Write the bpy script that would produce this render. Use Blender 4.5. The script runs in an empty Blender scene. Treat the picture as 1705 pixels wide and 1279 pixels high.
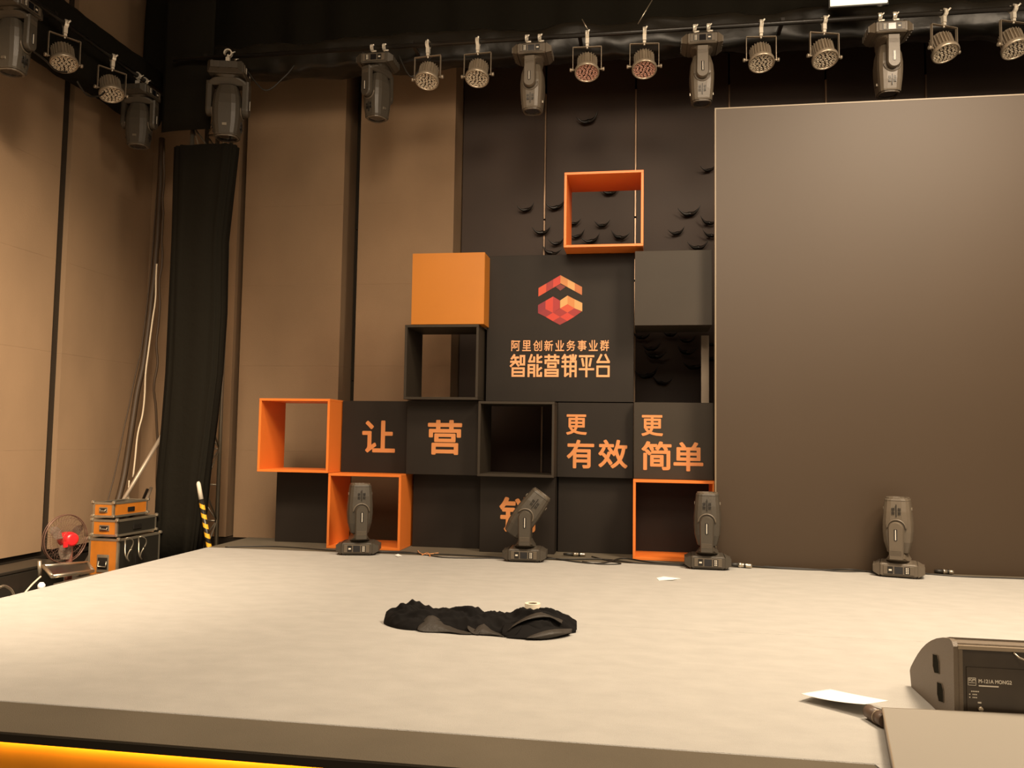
import bpy, bmesh, math, random
from mathutils import Vector, Matrix, noise
PI = math.pi
rnd = random.Random(7)
scene = bpy.context.scene
COL = scene.collection

# ------------------------------------------------------------------ camera, world, light, exposure
cam_data = bpy.data.cameras.new('camera')
cam_data.sensor_fit = 'HORIZONTAL'
cam_data.sensor_width = 36.0
cam_data.lens = 1384.818 * 36.0 / 1705.0
cam_data.clip_start = 0.05
camera = bpy.data.objects.new('camera', cam_data)
COL.objects.link(camera)
_r, _u, _w = Vector([0.98752, 0.156778, 0.015015]), Vector([-0.0046, -0.066578, 0.997771]), Vector([-0.157428, 0.985387, 0.065026])
_m = Matrix((_r, _u, -_w)).transposed().to_4x4()
_m.translation = Vector([4.10902, -8.43697, 1.18644])
camera.matrix_world = _m
scene.camera = camera

scene.view_settings.view_transform = 'Standard'
scene.view_settings.look = 'None'
scene.view_settings.exposure = 0.0
scene.view_settings.gamma = 1.0
scene.view_settings.use_curve_mapping = False

world = bpy.data.worlds.new('world')
scene.world = world
world.use_nodes = True
world.node_tree.nodes['Background'].inputs[0].default_value = (1.0, 0.76, 0.52, 1)
world.node_tree.nodes['Background'].inputs[1].default_value = 0.26

def area(name, loc, target, size, power, color, size_y=None, spread=180):
    d = bpy.data.lights.new(name, 'AREA')
    d.energy = power; d.color = color; d.size = size; d.spread = math.radians(spread)
    if size_y: d.shape = 'RECTANGLE'; d.size_y = size_y
    o = bpy.data.objects.new(name, d); COL.objects.link(o)
    o.location = loc
    o.rotation_euler = (Vector(target) - Vector(loc)).to_track_quat('-Z', 'Y').to_euler()
    return o
WARM = (1.0, 0.80, 0.58)
# the hall's ceiling downlights over the audience and over the front of the stage, plus two added fills
area('hall_and_fill_light', (7.2, -3.6, 6.6), (6.8, -3.0, 0.0), 1.6, 450, WARM, spread=130)
area('hall_and_fill_light', (2.2, -3.4, 6.6), (2.2, -2.8, 0.0), 1.6, 110, WARM, spread=120)
area('hall_and_fill_light', (4.2, -7.5, 6.6), (3.6, -1.2, 1.0), 2.2, 190, WARM, spread=120)
area('hall_and_fill_light', (1.6, -5.6, 6.2), (-2.3, -2.6, 0.6), 1.2, 270, WARM, spread=70)  # added fill, aimed sideways to brighten the lower left wall
area('hall_and_fill_light', (9.0, -6.0, 6.4), (7.0, 0.0, 3.0), 1.6, 150, WARM, spread=120)
area('hall_and_fill_light', (4.6, -9.5, 6.5), (4.4, 0.2, 5.2), 5.0, 75, WARM, spread=60)  # added wide fill, aimed nearly level to brighten the rigging and black cloth

# ------------------------------------------------------------------ materials
def srgb(c):
    return tuple((v / 255 / 12.92) if v / 255 <= 0.04045 else ((v / 255 + 0.055) / 1.055) ** 2.4 for v in c) + (1,)
def mat(name, col, rough=0.6, metal=0.0, spec=0.5, bump=0.0, bscale=60.0, var=0.0, vscale=4.0, coat=0.0, sheen=0.0, emit=None, estr=0.0, stretch=None):
    m = bpy.data.materials.new(name); m.use_nodes = True
    nt = m.node_tree; b = nt.nodes['Principled BSDF']
    c = tuple(col) + (1,) if len(col) == 3 else col
    b.inputs['Base Color'].default_value = c
    b.inputs['Roughness'].default_value = rough
    b.inputs['Metallic'].default_value = metal
    b.inputs['Specular IOR Level'].default_value = spec
    b.inputs['Coat Weight'].default_value = coat
    b.inputs['Sheen Weight'].default_value = sheen
    if emit:
        b.inputs['Emission Color'].default_value = tuple(emit) + (1,)
        b.inputs['Emission Strength'].default_value = estr
    tc = nt.nodes.new('ShaderNodeTexCoord')
    vec = tc.outputs['Object']
    if stretch:
        mp = nt.nodes.new('ShaderNodeMapping'); mp.inputs['Scale'].default_value = stretch
        nt.links.new(vec, mp.inputs['Vector']); vec = mp.outputs['Vector']
    if var > 0:
        n = nt.nodes.new('ShaderNodeTexNoise'); n.inputs['Scale'].default_value = vscale; n.inputs['Detail'].default_value = 4
        nt.links.new(vec, n.inputs['Vector'])
        r = nt.nodes.new('ShaderNodeMapRange')
        r.inputs['From Min'].default_value = 0.3; r.inputs['From Max'].default_value = 0.7
        r.inputs['To Min'].default_value = 1 - var; r.inputs['To Max'].default_value = 1 + var
        nt.links.new(n.outputs['Fac'], r.inputs['Value'])
        mx = nt.nodes.new('ShaderNodeVectorMath'); mx.operation = 'SCALE'
        mx.inputs[0].default_value = c[:3]
        nt.links.new(r.outputs['Result'], mx.inputs['Scale'])
        nt.links.new(mx.outputs['Vector'], b.inputs['Base Color'])
    if bump > 0:
        n2 = nt.nodes.new('ShaderNodeTexNoise'); n2.inputs['Scale'].default_value = bscale; n2.inputs['Detail'].default_value = 3
        nt.links.new(vec, n2.inputs['Vector'])
        bp = nt.nodes.new('ShaderNodeBump'); bp.inputs['Strength'].default_value = bump; bp.inputs['Distance'].default_value = 0.01
        nt.links.new(n2.outputs['Fac'], bp.inputs['Height'])
        nt.links.new(bp.outputs['Normal'], b.inputs['Normal'])
    return m
M = {
 'wall': mat('wall_fabric', (0.285, 0.185, 0.105), 0.8, bump=0.15, bscale=90, var=0.10, vscale=1.3, stretch=(1, 1, 0.6)),
 'wall_side': mat('wall_panel_edge', (0.34, 0.235, 0.14), 0.7),
 'backing': mat('dark_backing', (0.02, 0.016, 0.012), 0.25, spec=0.6),
 'mirror': mat('dark_mirror', (0.035, 0.03, 0.022), 0.12, spec=0.9, metal=0.3),
 'dark_wall': mat('dark_wood_wall', (0.041, 0.0225, 0.0135), 0.6, var=0.12, vscale=1.5),
 'strip': mat('metal_strip', (0.30, 0.20, 0.13), 0.35, metal=0.5, var=0.4, vscale=2.0),
 'floor': mat('hall_floor', (0.05, 0.04, 0.028), 0.6, var=0.3),
 'ceiling': mat('ceiling_paint', (0.30, 0.24, 0.17), 0.8),
 'carpet': mat('white_carpet', (0.415, 0.40, 0.37), 0.95, spec=0.1, bump=0.5, bscale=220, var=0.05, vscale=5, stretch=(1, 1.6, 1)),
 'grey_carpet': mat('grey_carpet', (0.12, 0.10, 0.072), 0.95, spec=0.1, bump=0.4, bscale=250, var=0.08, vscale=2),
 'edge': mat('stage_edge_black', (0.025, 0.02, 0.013), 0.5),
 'fascia': mat('orange_fascia', (0.80, 0.36, 0.03), 0.6, var=0.2, vscale=1.6),
 'ledlamp': mat('warm_led_strip', (0.9, 0.6, 0.2), 0.5, emit=(1.0, 0.55, 0.10), estr=22.0),
 'orange': mat('orange_paint', (0.74, 0.19, 0.028), 0.42, var=0.03, vscale=2),
 'orange2': mat('light_orange_paint', (0.46, 0.16, 0.015), 0.42, var=0.03, vscale=2),
 'black_panel': mat('black_board', (0.017, 0.0125, 0.009), 0.6, spec=0.25, var=0.08, vscale=3),
 'grey_panel': mat('dark_grey_board', (0.032, 0.024, 0.016), 0.55, spec=0.3, var=0.06, vscale=3),
 'letter': mat('orange_lettering', (0.60, 0.235, 0.075), 0.5),
 'letter2': mat('pale_orange_lettering', (0.72, 0.34, 0.15), 0.5),
 'screen': mat('led_screen', (0.050, 0.031, 0.016), 0.5, spec=0.45, var=0.03, vscale=1.0),
 'screen_edge': mat('led_screen_edge', (0.22, 0.17, 0.11), 0.4),
 'cloth': mat('black_cloth', (0.009, 0.0075, 0.0045), 0.9, spec=0.15, bump=0.5, bscale=14),
 'wrap': mat('black_wrap', (0.011, 0.009, 0.006), 0.38, spec=0.4, bump=0.35, bscale=9),
 'heap': mat('black_velvet', (0.0035, 0.0025, 0.002), 0.85, spec=0.2),
 'lining': mat('grey_satin', (0.032, 0.026, 0.020), 0.55, spec=0.35, bump=0.5, bscale=25),
 'fixture': mat('fixture_black', (0.060, 0.050, 0.037), 0.42, bump=0.12, bscale=120),
 'fixture_light': mat('fixture_grey', (0.115, 0.092, 0.066), 0.38, bump=0.08, bscale=120),
 'fixture_dark': mat('fixture_dark', (0.014, 0.012, 0.010), 0.35),
 'display': mat('display_glass', (0.008, 0.008, 0.010), 0.12, spec=0.7),
 'label': mat('pale_print', (0.72, 0.66, 0.55), 0.5),
 'silver': mat('silver_metal', (0.60, 0.53, 0.42), 0.3, metal=0.9),
 'chrome': mat('bright_clamp', (0.95, 0.88, 0.75), 0.25, metal=0.4),
 'par': mat('par_housing', (0.40, 0.33, 0.245), 0.3, metal=0.45),
 'par_dark': mat('par_face', (0.020, 0.016, 0.013), 0.3),
 'lens': mat('led_lens', (0.85, 0.74, 0.58), 0.2, metal=0.3),
 'lens_red': mat('reddish_led_lens', (0.80, 0.46, 0.36), 0.2, metal=0.3),
 'glass': mat('lens_glass', (0.02, 0.02, 0.022), 0.05, spec=0.9),
 'cable': mat('black_cable', (0.020, 0.017, 0.013), 0.5),
 'white_cable': mat('white_cable', (0.62, 0.52, 0.38), 0.5),
 'brown_cable': mat('brown_cable', (0.060, 0.036, 0.018), 0.6),
 'case_orange': mat('case_orange', (0.44, 0.145, 0.015), 0.4, var=0.1, vscale=10),
 'case_black': mat('case_black', (0.020, 0.018, 0.014), 0.35),
 'alu': mat('aluminium', (0.42, 0.37, 0.28), 0.35, metal=0.8),
 'truss': mat('truss_aluminium', (0.34, 0.30, 0.23), 0.35, metal=0.75),
 'pipe': mat('pale_pipe', (0.34, 0.27, 0.20), 0.4, metal=0.3),
 'red': mat('red_plastic', (0.80, 0.02, 0.025), 0.35, coat=0.3),
 'fan_ring': mat('fan_guard', (0.16, 0.085, 0.06), 0.4, metal=0.3),
 'fan_pink': mat('fan_stem', (0.33, 0.14, 0.10), 0.5),
 'fan_blade': mat('fan_blade', (0.16, 0.12, 0.09), 0.3),
 'hazard_y': mat('hazard_yellow', (0.85, 0.45, 0.03), 0.5),
 'hazard_w': mat('hazard_white', (0.75, 0.68, 0.55), 0.5),
 'paper': mat('white_paper', (0.92, 0.90, 0.86), 0.7),
 'wedge': mat('speaker_paint', (0.145, 0.112, 0.078), 0.5, bump=0.2, bscale=200),
 'wedge_back': mat('speaker_back', (0.045, 0.033, 0.022), 0.32, coat=0.2, var=0.2, vscale=6),
 'leather': mat('cylinder_paint', (0.11, 0.075, 0.055), 0.4),
 'grille_frame': mat('grille_rim', (0.36, 0.29, 0.21), 0.35, metal=0.4),
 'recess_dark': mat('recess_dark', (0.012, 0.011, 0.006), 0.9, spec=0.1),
 'under': mat('grille_under', (0.10, 0.075, 0.05), 0.7),
 'panel_light': mat('panel_light', (1, 1, 1), 0.5, emit=(1.0, 0.86, 0.62), estr=1.15),
}
# perforated sheet: round holes as colour and relief on the sheet
def grille_material():
    m = bpy.data.materials.new('perforated_grille'); m.use_nodes = True
    nt = m.node_tree; b = nt.nodes['Principled BSDF']
    tc = nt.nodes.new('ShaderNodeTexCoord')
    v = nt.nodes.new('ShaderNodeTexVoronoi'); v.inputs['Scale'].default_value = 170; v.inputs['Randomness'].default_value = 0.0
    nt.links.new(tc.outputs['Object'], v.inputs['Vector'])
    r = nt.nodes.new('ShaderNodeValToRGB')
    r.color_ramp.elements[0].position = 0.25; r.color_ramp.elements[0].color = (0.15, 0.13, 0.11, 1)
    r.color_ramp.elements[1].position = 0.40; r.color_ramp.elements[1].color = (0.27, 0.245, 0.205, 1)
    nt.links.new(v.outputs['Distance'], r.inputs['Fac'])
    nt.links.new(r.outputs['Color'], b.inputs['Base Color'])
    b.inputs['Roughness'].default_value = 0.5
    return m
M['grille'] = grille_material()

# ------------------------------------------------------------------ mesh helpers
class MB:
    def __init__(s): s.bm = bmesh.new(); s.mats = []
    def mi(s, m):
        if m not in s.mats: s.mats.append(m)
        return s.mats.index(m)
    def _add(s, verts, faces, m, smooth=False):
        i = s.mi(m) if m else 0
        vs = [s.bm.verts.new(v) for v in verts]
        for f in faces:
            try:
                fc = s.bm.faces.new([vs[k] for k in f]); fc.material_index = i; fc.smooth = smooth
            except ValueError: pass
        return vs
    def box(s, x0, x1, y0, y1, z0, z1, m=None, mx=None):
        vs = [Vector((x, y, z)) for z in (z0, z1) for y in (y0, y1) for x in (x0, x1)]
        if mx: vs = [mx @ v for v in vs]
        s._add(vs, [(0, 2, 3, 1), (4, 5, 7, 6), (0, 1, 5, 4), (2, 6, 7, 3), (0, 4, 6, 2), (1, 3, 7, 5)], m)
        return s
    def bbox(s, x0, x1, y0, y1, z0, z1, b=0.005, m=None, mx=None):   # chamfered box
        def ring(z, i):
            a, c, d, e = x0 + i, x1 - i, y0 + i, y1 - i
            k = b * 0.9
            return [(a + k, d, z), (c - k, d, z), (c, d + k, z), (c, e - k, z), (c - k, e, z), (a + k, e, z), (a, e - k, z), (a, d + k, z)]
        return s.loft([ring(z0, b), ring(z0 + b, 0), ring(z1 - b, 0), ring(z1, b)], m, mx=mx)
    def loft(s, rings, m=None, cap=True, smooth=False, mx=None, close=True):
        n = len(rings[0]); verts = [Vector(v) for r in rings for v in r]
        if mx: verts = [mx @ v for v in verts]
        faces = []
        for k in range(len(rings) - 1):
            for i in range(n if close else n - 1):
                j = (i + 1) % n
                faces.append((k * n + i, k * n + j, (k + 1) * n + j, (k + 1) * n + i))
        i = s.mi(m) if m else 0
        vs = [s.bm.verts.new(v) for v in verts]
        for f in faces:
            try:
                fc = s.bm.faces.new([vs[k] for k in f]); fc.material_index = i; fc.smooth = smooth
            except ValueError: pass
        if cap:
            for idx in (list(range(n))[::-1], [(len(rings) - 1) * n + q for q in range(n)]):
                try:
                    fc = s.bm.faces.new([vs[k] for k in idx]); fc.material_index = i
                except ValueError: pass
        return s
    def tube(s, pts, r, seg=8, m=None, cap=True, smooth=True):
        pts = [Vector(p) for p in pts]; rings = []
        up = Vector((0, 0, 1))
        prev = None
        for i, p in enumerate(pts):
            t = (pts[min(i + 1, len(pts) - 1)] - pts[max(i - 1, 0)]).normalized()
            if prev is None:
                a = t.cross(up) if abs(t.dot(up)) < 0.95 else t.cross(Vector((1, 0, 0)))
            else:
                a = prev - t * prev.dot(t)
                if a.length < 1e-6: a = t.cross(up)
            a.normalize(); b = t.cross(a); prev = a
            rr = r[i] if isinstance(r, (list, tuple)) else r
            rings.append([p + (a * math.cos(2 * PI * k / seg) + b * math.sin(2 * PI * k / seg)) * rr for k in range(seg)])
        return s.loft(rings, m, cap, smooth)
    def disc_lathe(s, prof, axis_mx, seg=24, m=None, smooth=True, cap=True):   # prof: (radius, z)
        rings = [[(r * math.cos(2 * PI * k / seg), r * math.sin(2 * PI * k / seg), z) for k in range(seg)] for r, z in prof]
        return s.loft(rings, m, cap, smooth, mx=axis_mx)
    def prism(s, poly, y0, y1, m=None, mx=None):   # poly in x,z ; extruded along y
        return s.loft([[(x, y0, z) for x, z in poly], [(x, y1, z) for x, z in poly]], m, mx=mx)
    def build(s, name, m, parent=None, loc=None):
        bmesh.ops.remove_doubles(s.bm, verts=s.bm.verts, dist=1e-6)
        bmesh.ops.recalc_face_normals(s.bm, faces=s.bm.faces)
        me = bpy.data.meshes.new(name); s.bm.to_mesh(me); s.bm.free()
        ms = s.mats if s.mats else [m]
        for k in ms: me.materials.append(M[k] if isinstance(k, str) else k)
        o = bpy.data.objects.new(name, me); COL.objects.link(o)
        if parent: o.parent = parent
        if loc: o.location = loc
        return o

def thing(name, label, cat, loc=(0, 0, 0), rz=0.0, group=None):
    o = bpy.data.objects.new(name, None); COL.objects.link(o)
    o.empty_display_size = 0.1
    o.location = loc; o.rotation_euler = (0, 0, rz)
    o['label'] = label; o['category'] = cat
    if group: o['group'] = group
    return o
def tag(o, label, cat, group=None, kind=None):
    o['label'] = label; o['category'] = cat
    if group: o['group'] = group
    if kind: o['kind'] = kind
    return o
def struct(o): o['kind'] = 'structure'; return o
def children(o): return [c for c in COL.objects if c.parent == o]
def copy_tree(o, parent=None):
    c = o.copy(); COL.objects.link(c)
    if parent: c.parent = parent
    for ch in list(o.children): copy_tree(ch, c)
    return c
def simple(x0, x1, y0, y1, z0, z1, name, m, parent=None, b=0.0):
    q = MB()
    if b: q.bbox(x0, x1, y0, y1, z0, z1, b)
    else: q.box(x0, x1, y0, y1, z0, z1)
    return q.build(name, m, parent)
def wiggle(pts, amp, n, seed=0):
    """catmull-rom through pts, n subdivisions per span, small sideways noise"""
    P = [Vector(p) for p in pts]; out = []
    for i in range(len(P) - 1):
        p0, p1, p2, p3 = P[max(i - 1, 0)], P[i], P[i + 1], P[min(i + 2, len(P) - 1)]
        for k in range(n):
            t = k / n
            v = 0.5 * ((2 * p1) + (p2 - p0) * t + (2 * p0 - 5 * p1 + 4 * p2 - p3) * t * t + (3 * p1 - p0 - 3 * p2 + p3) * t ** 3)
            w = noise.noise_vector(Vector((v.x * 3 + seed, v.y * 3, v.z * 3))) * amp
            w.z *= 0.0 if amp and abs(P[0].z - P[-1].z) < 0.2 else 1
            out.append(v + w)
    out.append(P[-1]); return out

# ================================================================== THE SETTING
BW, LW = 1.50, -2.35         # faces of the back wall's pale panels and of the left wall
FZ = -0.40                   # hall floor
struct(simple(-2.7, 10.5, -12.0, 2.3, FZ - 0.1, FZ, 'floor', 'floor'))
struct(simple(-2.7, 10.5, -12.0, 2.3, 7.0, 7.1, 'ceiling', 'ceiling'))
# left wall: dark backing with pale panels either side of a recessed dark strip
wl = struct(simple(LW - 0.30, LW - 0.06, -12.0, 2.3, FZ, 7.0, 'wall_left', 'backing'))
SEAMS = [-0.115, 0.98, 2.06, 3.09, 4.12, 5.15, 6.18, 7.0]
for ya, yb in ((-9.4, -6.4), (-6.24, -3.28), (-3.12, -0.225), (-0.06, BW)):
    for z0, z1 in zip(SEAMS[:-1], SEAMS[1:]):
        q = MB(); q.bbox(LW - 0.06, LW, ya, yb, z0 + 0.0003, z1 - 0.0003, 0.0007); q.build('panel', 'wall', wl)
sk = MB(); sk.box(LW - 0.06, LW + 0.015, -9.4, BW, FZ, -0.20); sk.box(LW - 0.06, LW + 0.03, -9.4, BW, -0.20, -0.165)
struct(sk.build('baseboard_left', 'backing'))
# back wall
wb = struct(simple(LW - 0.06, 10.5, 2.0, 2.3, FZ, 7.0, 'wall_back', 'backing'))
for xa, xb in ((LW, -1.12), (-1.02, 0.315), (0.52, 1.755)):
    for z0, z1 in zip(SEAMS[:-1], SEAMS[1:]):
        q = MB(); q.bbox(xa, xb, BW, 1.995, z0 + 0.0003, z1 - 0.0003, 0.0007); q.build('panel', 'wall', wb)
# dark mirror strip in the gaps
for i, (xa, xb) in enumerate(((-1.12, -1.02), (0.315, 0.52))):
    for z0, z1 in ((-0.1, 1.9), (1.905, 3.9), (3.905, 5.9)):
        q = MB(); q.bbox(xa + 0.004, xb - 0.004, 1.93, 1.99, z0, z1, 0.004); q.build('mirror_pane', 'mirror', wb)
sk = MB(); sk.box(LW, 1.75, BW + 0.02, 1.99, FZ, -0.12); struct(sk.build('baseboard_back', 'backing'))
# dark timber wall behind the logo cubes, set back from the pale panels, with bright metal joints
DX = [1.757, 2.72, 3.93, 5.14, 6.35, 7.56, 8.77, 10.4]
DX[1] = (2.843, 1.900, 4.241)[0]; DX[2] = (3.985, 1.900, 4.206)[0]
for i in range(3, 7): DX[i] = DX[2] + (DX[2] - DX[1]) * (i - 2)
for a, b_ in zip(DX[:-1], DX[1:]):
    q = MB(); q.bbox(a + 0.012, b_ - 0.012, 1.90, 1.995, FZ, 6.9, 0.004); q.build('dark_panel', 'dark_wall', wb)
for i, x in enumerate(DX[1:7]):
    for z0, z1 in ((0.4, 3.15), (3.17, 3.95), (3.97, 5.6)):
        q = MB(); q.bbox(x - 0.011, x + 0.011, 1.885, 1.94, z0, z1, 0.003); q.build('metal_strip', 'strip', wb)

# ------------------------------------------------------------------ the stage
st = thing('stage', 'raised stage with white carpet, grey rear strip and dark front edge', 'stage', (3.0, -2.2, FZ))
def child_of(o, p):
    o.parent = p; o.matrix_parent_inverse = Matrix.Translation(-Vector(p.location)); return o
SL, SR = -0.40, 10.0
child_of(simple(SL + 0.02, SR, -5.25, 0.66, FZ, -0.02, 'deck', 'edge'), st)
q = MB(); q.bbox(SL, SR, -3.005, -0.245, -0.02, 0.0, 0.004); child_of(q.build('white_carpet', 'carpet'), st)
q = MB(); q.bbox(SL, SR, -5.09, -3.009, -0.02, 0.0, 0.004); child_of(q.build('white_carpet', 'carpet'), st)
q = MB(); q.bbox(SL, SR, -0.241, 0.67, -0.02, -0.001, 0.003); child_of(q.build('rear_carpet', 'grey_carpet'), st)
# grey nosing along the front, its right end cut at a slant
q = MB(); q.loft([[(SL, -5.42, z), (5.05, -5.42, z), (5.00, -5.30, z), (4.955, -5.094, z), (SL, -5.094, z)] for z in (-0.008, -0.002)])
child_of(q.build('grey_edge_strip', 'grey_carpet'), st)
q = MB(); q.box(SL, 5.05, -5.425, -5.26, -0.040, -0.0085); child_of(q.build('black_nosing', 'edge'), st)
q = MB(); q.box(SL, 5.04, -5.375, -5.30, FZ, -0.0405); child_of(q.build('orange_fascia', 'fascia'), st)
q = MB(); q.box(SL, 5.0, -5.400, -5.386, -0.046, -0.0405); child_of(q.build('light_strip', 'ledlamp'), st)
q = MB(); q.loft([[(4.96, -5.088, z), (5.002, -5.28, z), (5.055, -5.42, z), (5.055, -6.1, z), (SR, -6.1, z), (SR, -5.092, z)] for z in (FZ, -0.001)])
child_of(q.build('stage_wing', 'carpet'), st)

# ------------------------------------------------------------------ the display cubes
W, H, T = 0.80, 0.788, 0.026
def open_cube(x, z, y, depth, m, label, group, w=W, h=H, back=None, front=None):
    t = thing('display_cube', label, 'display cube', (x, y, z), 0, group)
    simple(0, w, 0, depth, 0, T, 'bottom_board', m, t, 0.002)
    simple(0, w, 0, depth, h - T, h, 'top_board', m, t, 0.002)
    simple(0, T, 0.001, depth - 0.001, T, h - T, 'side_board', m, t, 0.002)
    simple(w - T, w, 0.001, depth - 0.001, T, h - T, 'side_board', m, t, 0.002)
    if back: simple(T, w - T, back, back + 0.02, T, h - T, 'back_board', 'black_panel', t)
    return t
def closed_cube(x0, x1, z0, z1, y, depth, m, label, group, name='display_cube'):
    t = thing(name, label, 'display cube', (x0, y, z0), 0, group)
    w, h = x1 - x0, z1 - z0
    simple(0.001, w - 0.001, 0, 0.018, 0.001, h - 0.001, 'front_board', m, t, 0.002)
    simple(0.003, 0.021, 0.018, depth, 0.003, h - 0.003, 'side_board', m, t)
    simple(w - 0.021, w - 0.003, 0.018, depth, 0.003, h - 0.003, 'side_board', m, t)
    simple(0.021, w - 0.021, 0.018, depth, h - 0.021, h - 0.003, 'top_board', m, t)
    simple(0.021, w - 0.021, 0.018, depth, 0.003, 0.021, 'bottom_board', m, t)
    return t
G1, G2 = 'orange open display cubes', 'black closed display cubes with lettering'
G3, G4 = 'black open display cubes', 'plain black closed display cubes'
FD = 0.62
gap = 0.0015
open_cube(0.0, H, 0.0, FD, 'orange', 'orange open cube at the far left end, second row up', G1)
open_cube(W + gap, 0.0, 0.012, FD, 'orange', 'orange open cube on the floor behind the leftmost moving light', G1, h=H - gap)
open_cube(5 * W, 0.0, 0.0, FD, 'orange', 'orange open cube on the floor at the right end, black board inside', G1, h=1.005 * H, back=0.5)
open_cube(3.278, 4 * H + 0.004, 0.0, FD, 'orange', 'orange open cube standing alone on top of the logo panel', G1, w=0.812)
open_cube(2 * W + 0.008, 2 * H + gap, 0.0, FD, 'grey_panel', 'black open cube directly under the solid orange cube', G3, w=W - 0.006, h=H - gap)
open_cube(3 * W + 0.012, H + 0.003, 0.0, FD, 'grey_panel', 'black open cube right of the cube with one centred character, second row', G3, w=W - 0.008, h=H - 0.015)
closed_cube(1.672, 2.455, 3 * H + 0.002, 3.125, 0.0, 0.295, 'orange2', 'solid light orange closed cube left of the logo panel', 'light orange closed cube')
closed_cube(4.005, 4.775, 2.345, 3.11, 0.03, FD - 0.05, 'grey_panel', 'plain dark grey closed cube right of the logo panel', G4)
closed_cube(0.045, 0.796, 0.0, H - gap, 0.40, 0.3, 'black_panel', 'plain black closed cube at the bottom left corner of the display', G4)
closed_cube(1.625, 2.398, 0.0, H - gap, 0.40, 0.3, 'black_panel', 'plain black closed cube between the orange cube and the half hidden character', G4)
closed_cube(4 * W + 0.01, 5 * W - 0.004, 0.0, H - gap, 0.40, 0.3, 'black_panel', 'plain black closed cube below the three character panel', G4)
pA = closed_cube(W + 0.012, 2 * W - 0.004, H, 2 * H - 0.003, 0.35, 0.3, 'black_panel', 'black closed cube with the orange character on its left end of the row', G2)
pA['label'] = 'black cube lettered with one orange character, right of the leftmost orange cube'
pB = closed_cube(2 * W, 3 * W + 0.002, H, 2 * H - 0.003, 0.18, 0.45, 'black_panel', 'black cube lettered with a single large orange character, under the black open cube', G2)
pC = closed_cube(3 * W + 0.012, 4 * W + 0.002, 0.0, H, 0.18, 0.45, 'black_panel', 'black floor cube whose orange character is half hidden by the tilted moving light', G2)
pD = closed_cube(4 * W + 0.006, 5 * W - 0.004, H, 2 * H - 0.006, 0.30, 0.35, 'black_panel', 'black cube lettered with three orange characters, right of the black open cube', G2)
pE = closed_cube(5 * W + 0.002, 6 * W - 0.003, 1.008 * H, 2 * H - 0.002, 0.18, 0.45, 'grey_panel', 'black cube lettered with three orange characters, beside the big screen', G2)
pL = closed_cube(3 * W + 0.03, 5 * W - 0.004, 2 * H + 0.002, 4 * H - 0.002, 0.30, 0.35, 'black_panel', 'large black panel with the faceted red and gold emblem and two lines of text', 'logo panel')

# ---- lettering
def glyph_mesh(ch, bold):
    c = bpy.data.curves.new('glyph', 'FONT'); c.body = ch; c.size = 1.0; c.extrude = 0.012; c.resolution_u = 3
    o = bpy.data.objects.new('glyph', c); COL.objects.link(o)
    bpy.context.view_layer.update()
    dg = bpy.context.evaluated_depsgraph_get()
    me = bpy.data.meshes.new_from_object(o.evaluated_get(dg))
    bpy.data.objects.remove(o); bpy.data.curves.remove(c)
    if bold <= 0: return me
    # a heavier weight: the outline repeated around a small circle, each copy a hair deeper
    vs = [v.co.copy() for v in me.vertices]; fs = [tuple(p.vertices) for p in me.polygons]
    V, F = [], []
    for k in range(9):
        dx = 0 if k == 8 else bold * math.cos(2 * PI * k / 8 + PI / 8) * 1.08
        dy = 0 if k == 8 else bold * math.sin(2 * PI * k / 8 + PI / 8) * 1.08
        o_ = len(V)
        V += [(v.x + dx, v.y + dy, v.z + (0.0009 * k if v.z > 0 else 0)) for v in vs]
        F += [tuple(i + o_ for i in f) for f in fs]
    m2 = bpy.data.meshes.new('glyph'); m2.from_pydata(V, [], F)
    bpy.data.meshes.remove(me)
    return m2
def letters(ch, x0, x1, z0, z1, parent, m='letter', bold=0.022, name='character', thick=0.004, keep=False):
    """put the glyphs' ink exactly in the rectangle, on the front face of the parent panel (its local y = 0)"""
    me = glyph_mesh(ch, bold)
    xs = [v.co.x for v in me.vertices]; ys = [v.co.y for v in me.vertices]; zs = [v.co.z for v in me.vertices]
    ax, bx, ay, by, az, bz = min(xs), max(xs), min(ys), max(ys), min(zs), max(zs)
    sx = (x1 - x0) / (bx - ax); sz = (z1 - z0) / (by - ay)
    px, pz = parent.location.x, parent.location.z
    for v in me.vertices:
        X = x0 + (v.co.x - ax) * sx - px; Z = z0 + (v.co.y - ay) * sz - pz
        Y = -0.0008 - (v.co.z - az) / (bz - az) * thick
        v.co = (X, Y, Z)
    me.materials.clear(); me.materials.append(M[m]); me.name = name
    for p in me.polygons: p.material_index = 0
    o = bpy.data.objects.new(name, me); COL.objects.link(o); o.parent = parent
    return o
def lr(a, b): return a[0], b[0], b[2], a[2]
letters('让', *lr((1.048, 0.350, 1.358), (1.424, 0.350, 1.006)), pA)
letters('营', *lr((1.834, 0.180, 1.369), (2.205, 0.180, 1.000)), pB)
letters('销', *lr((2.620, 0.180, 0.576), (3.011, 0.180, 0.210)), pC)
letters('更', *lr((3.297, 0.300, 1.446), (3.514, 0.300, 1.231)), pD)
letters('有', *lr((3.306, 0.300, 1.181), (3.592, 0.300, 0.882)), pD)
letters('效', *lr((3.636, 0.300, 1.186), (3.939, 0.300, 0.889)), pD)
letters('更', *lr((4.079, 0.180, 1.444), (4.297, 0.180, 1.229)), pE)
letters('简', *lr((4.080, 0.180, 1.177), (4.382, 0.180, 0.884)), pE)
letters('单', *lr((4.402, 0.180, 1.173), (4.697, 0.180, 0.879)), pE)
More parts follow.
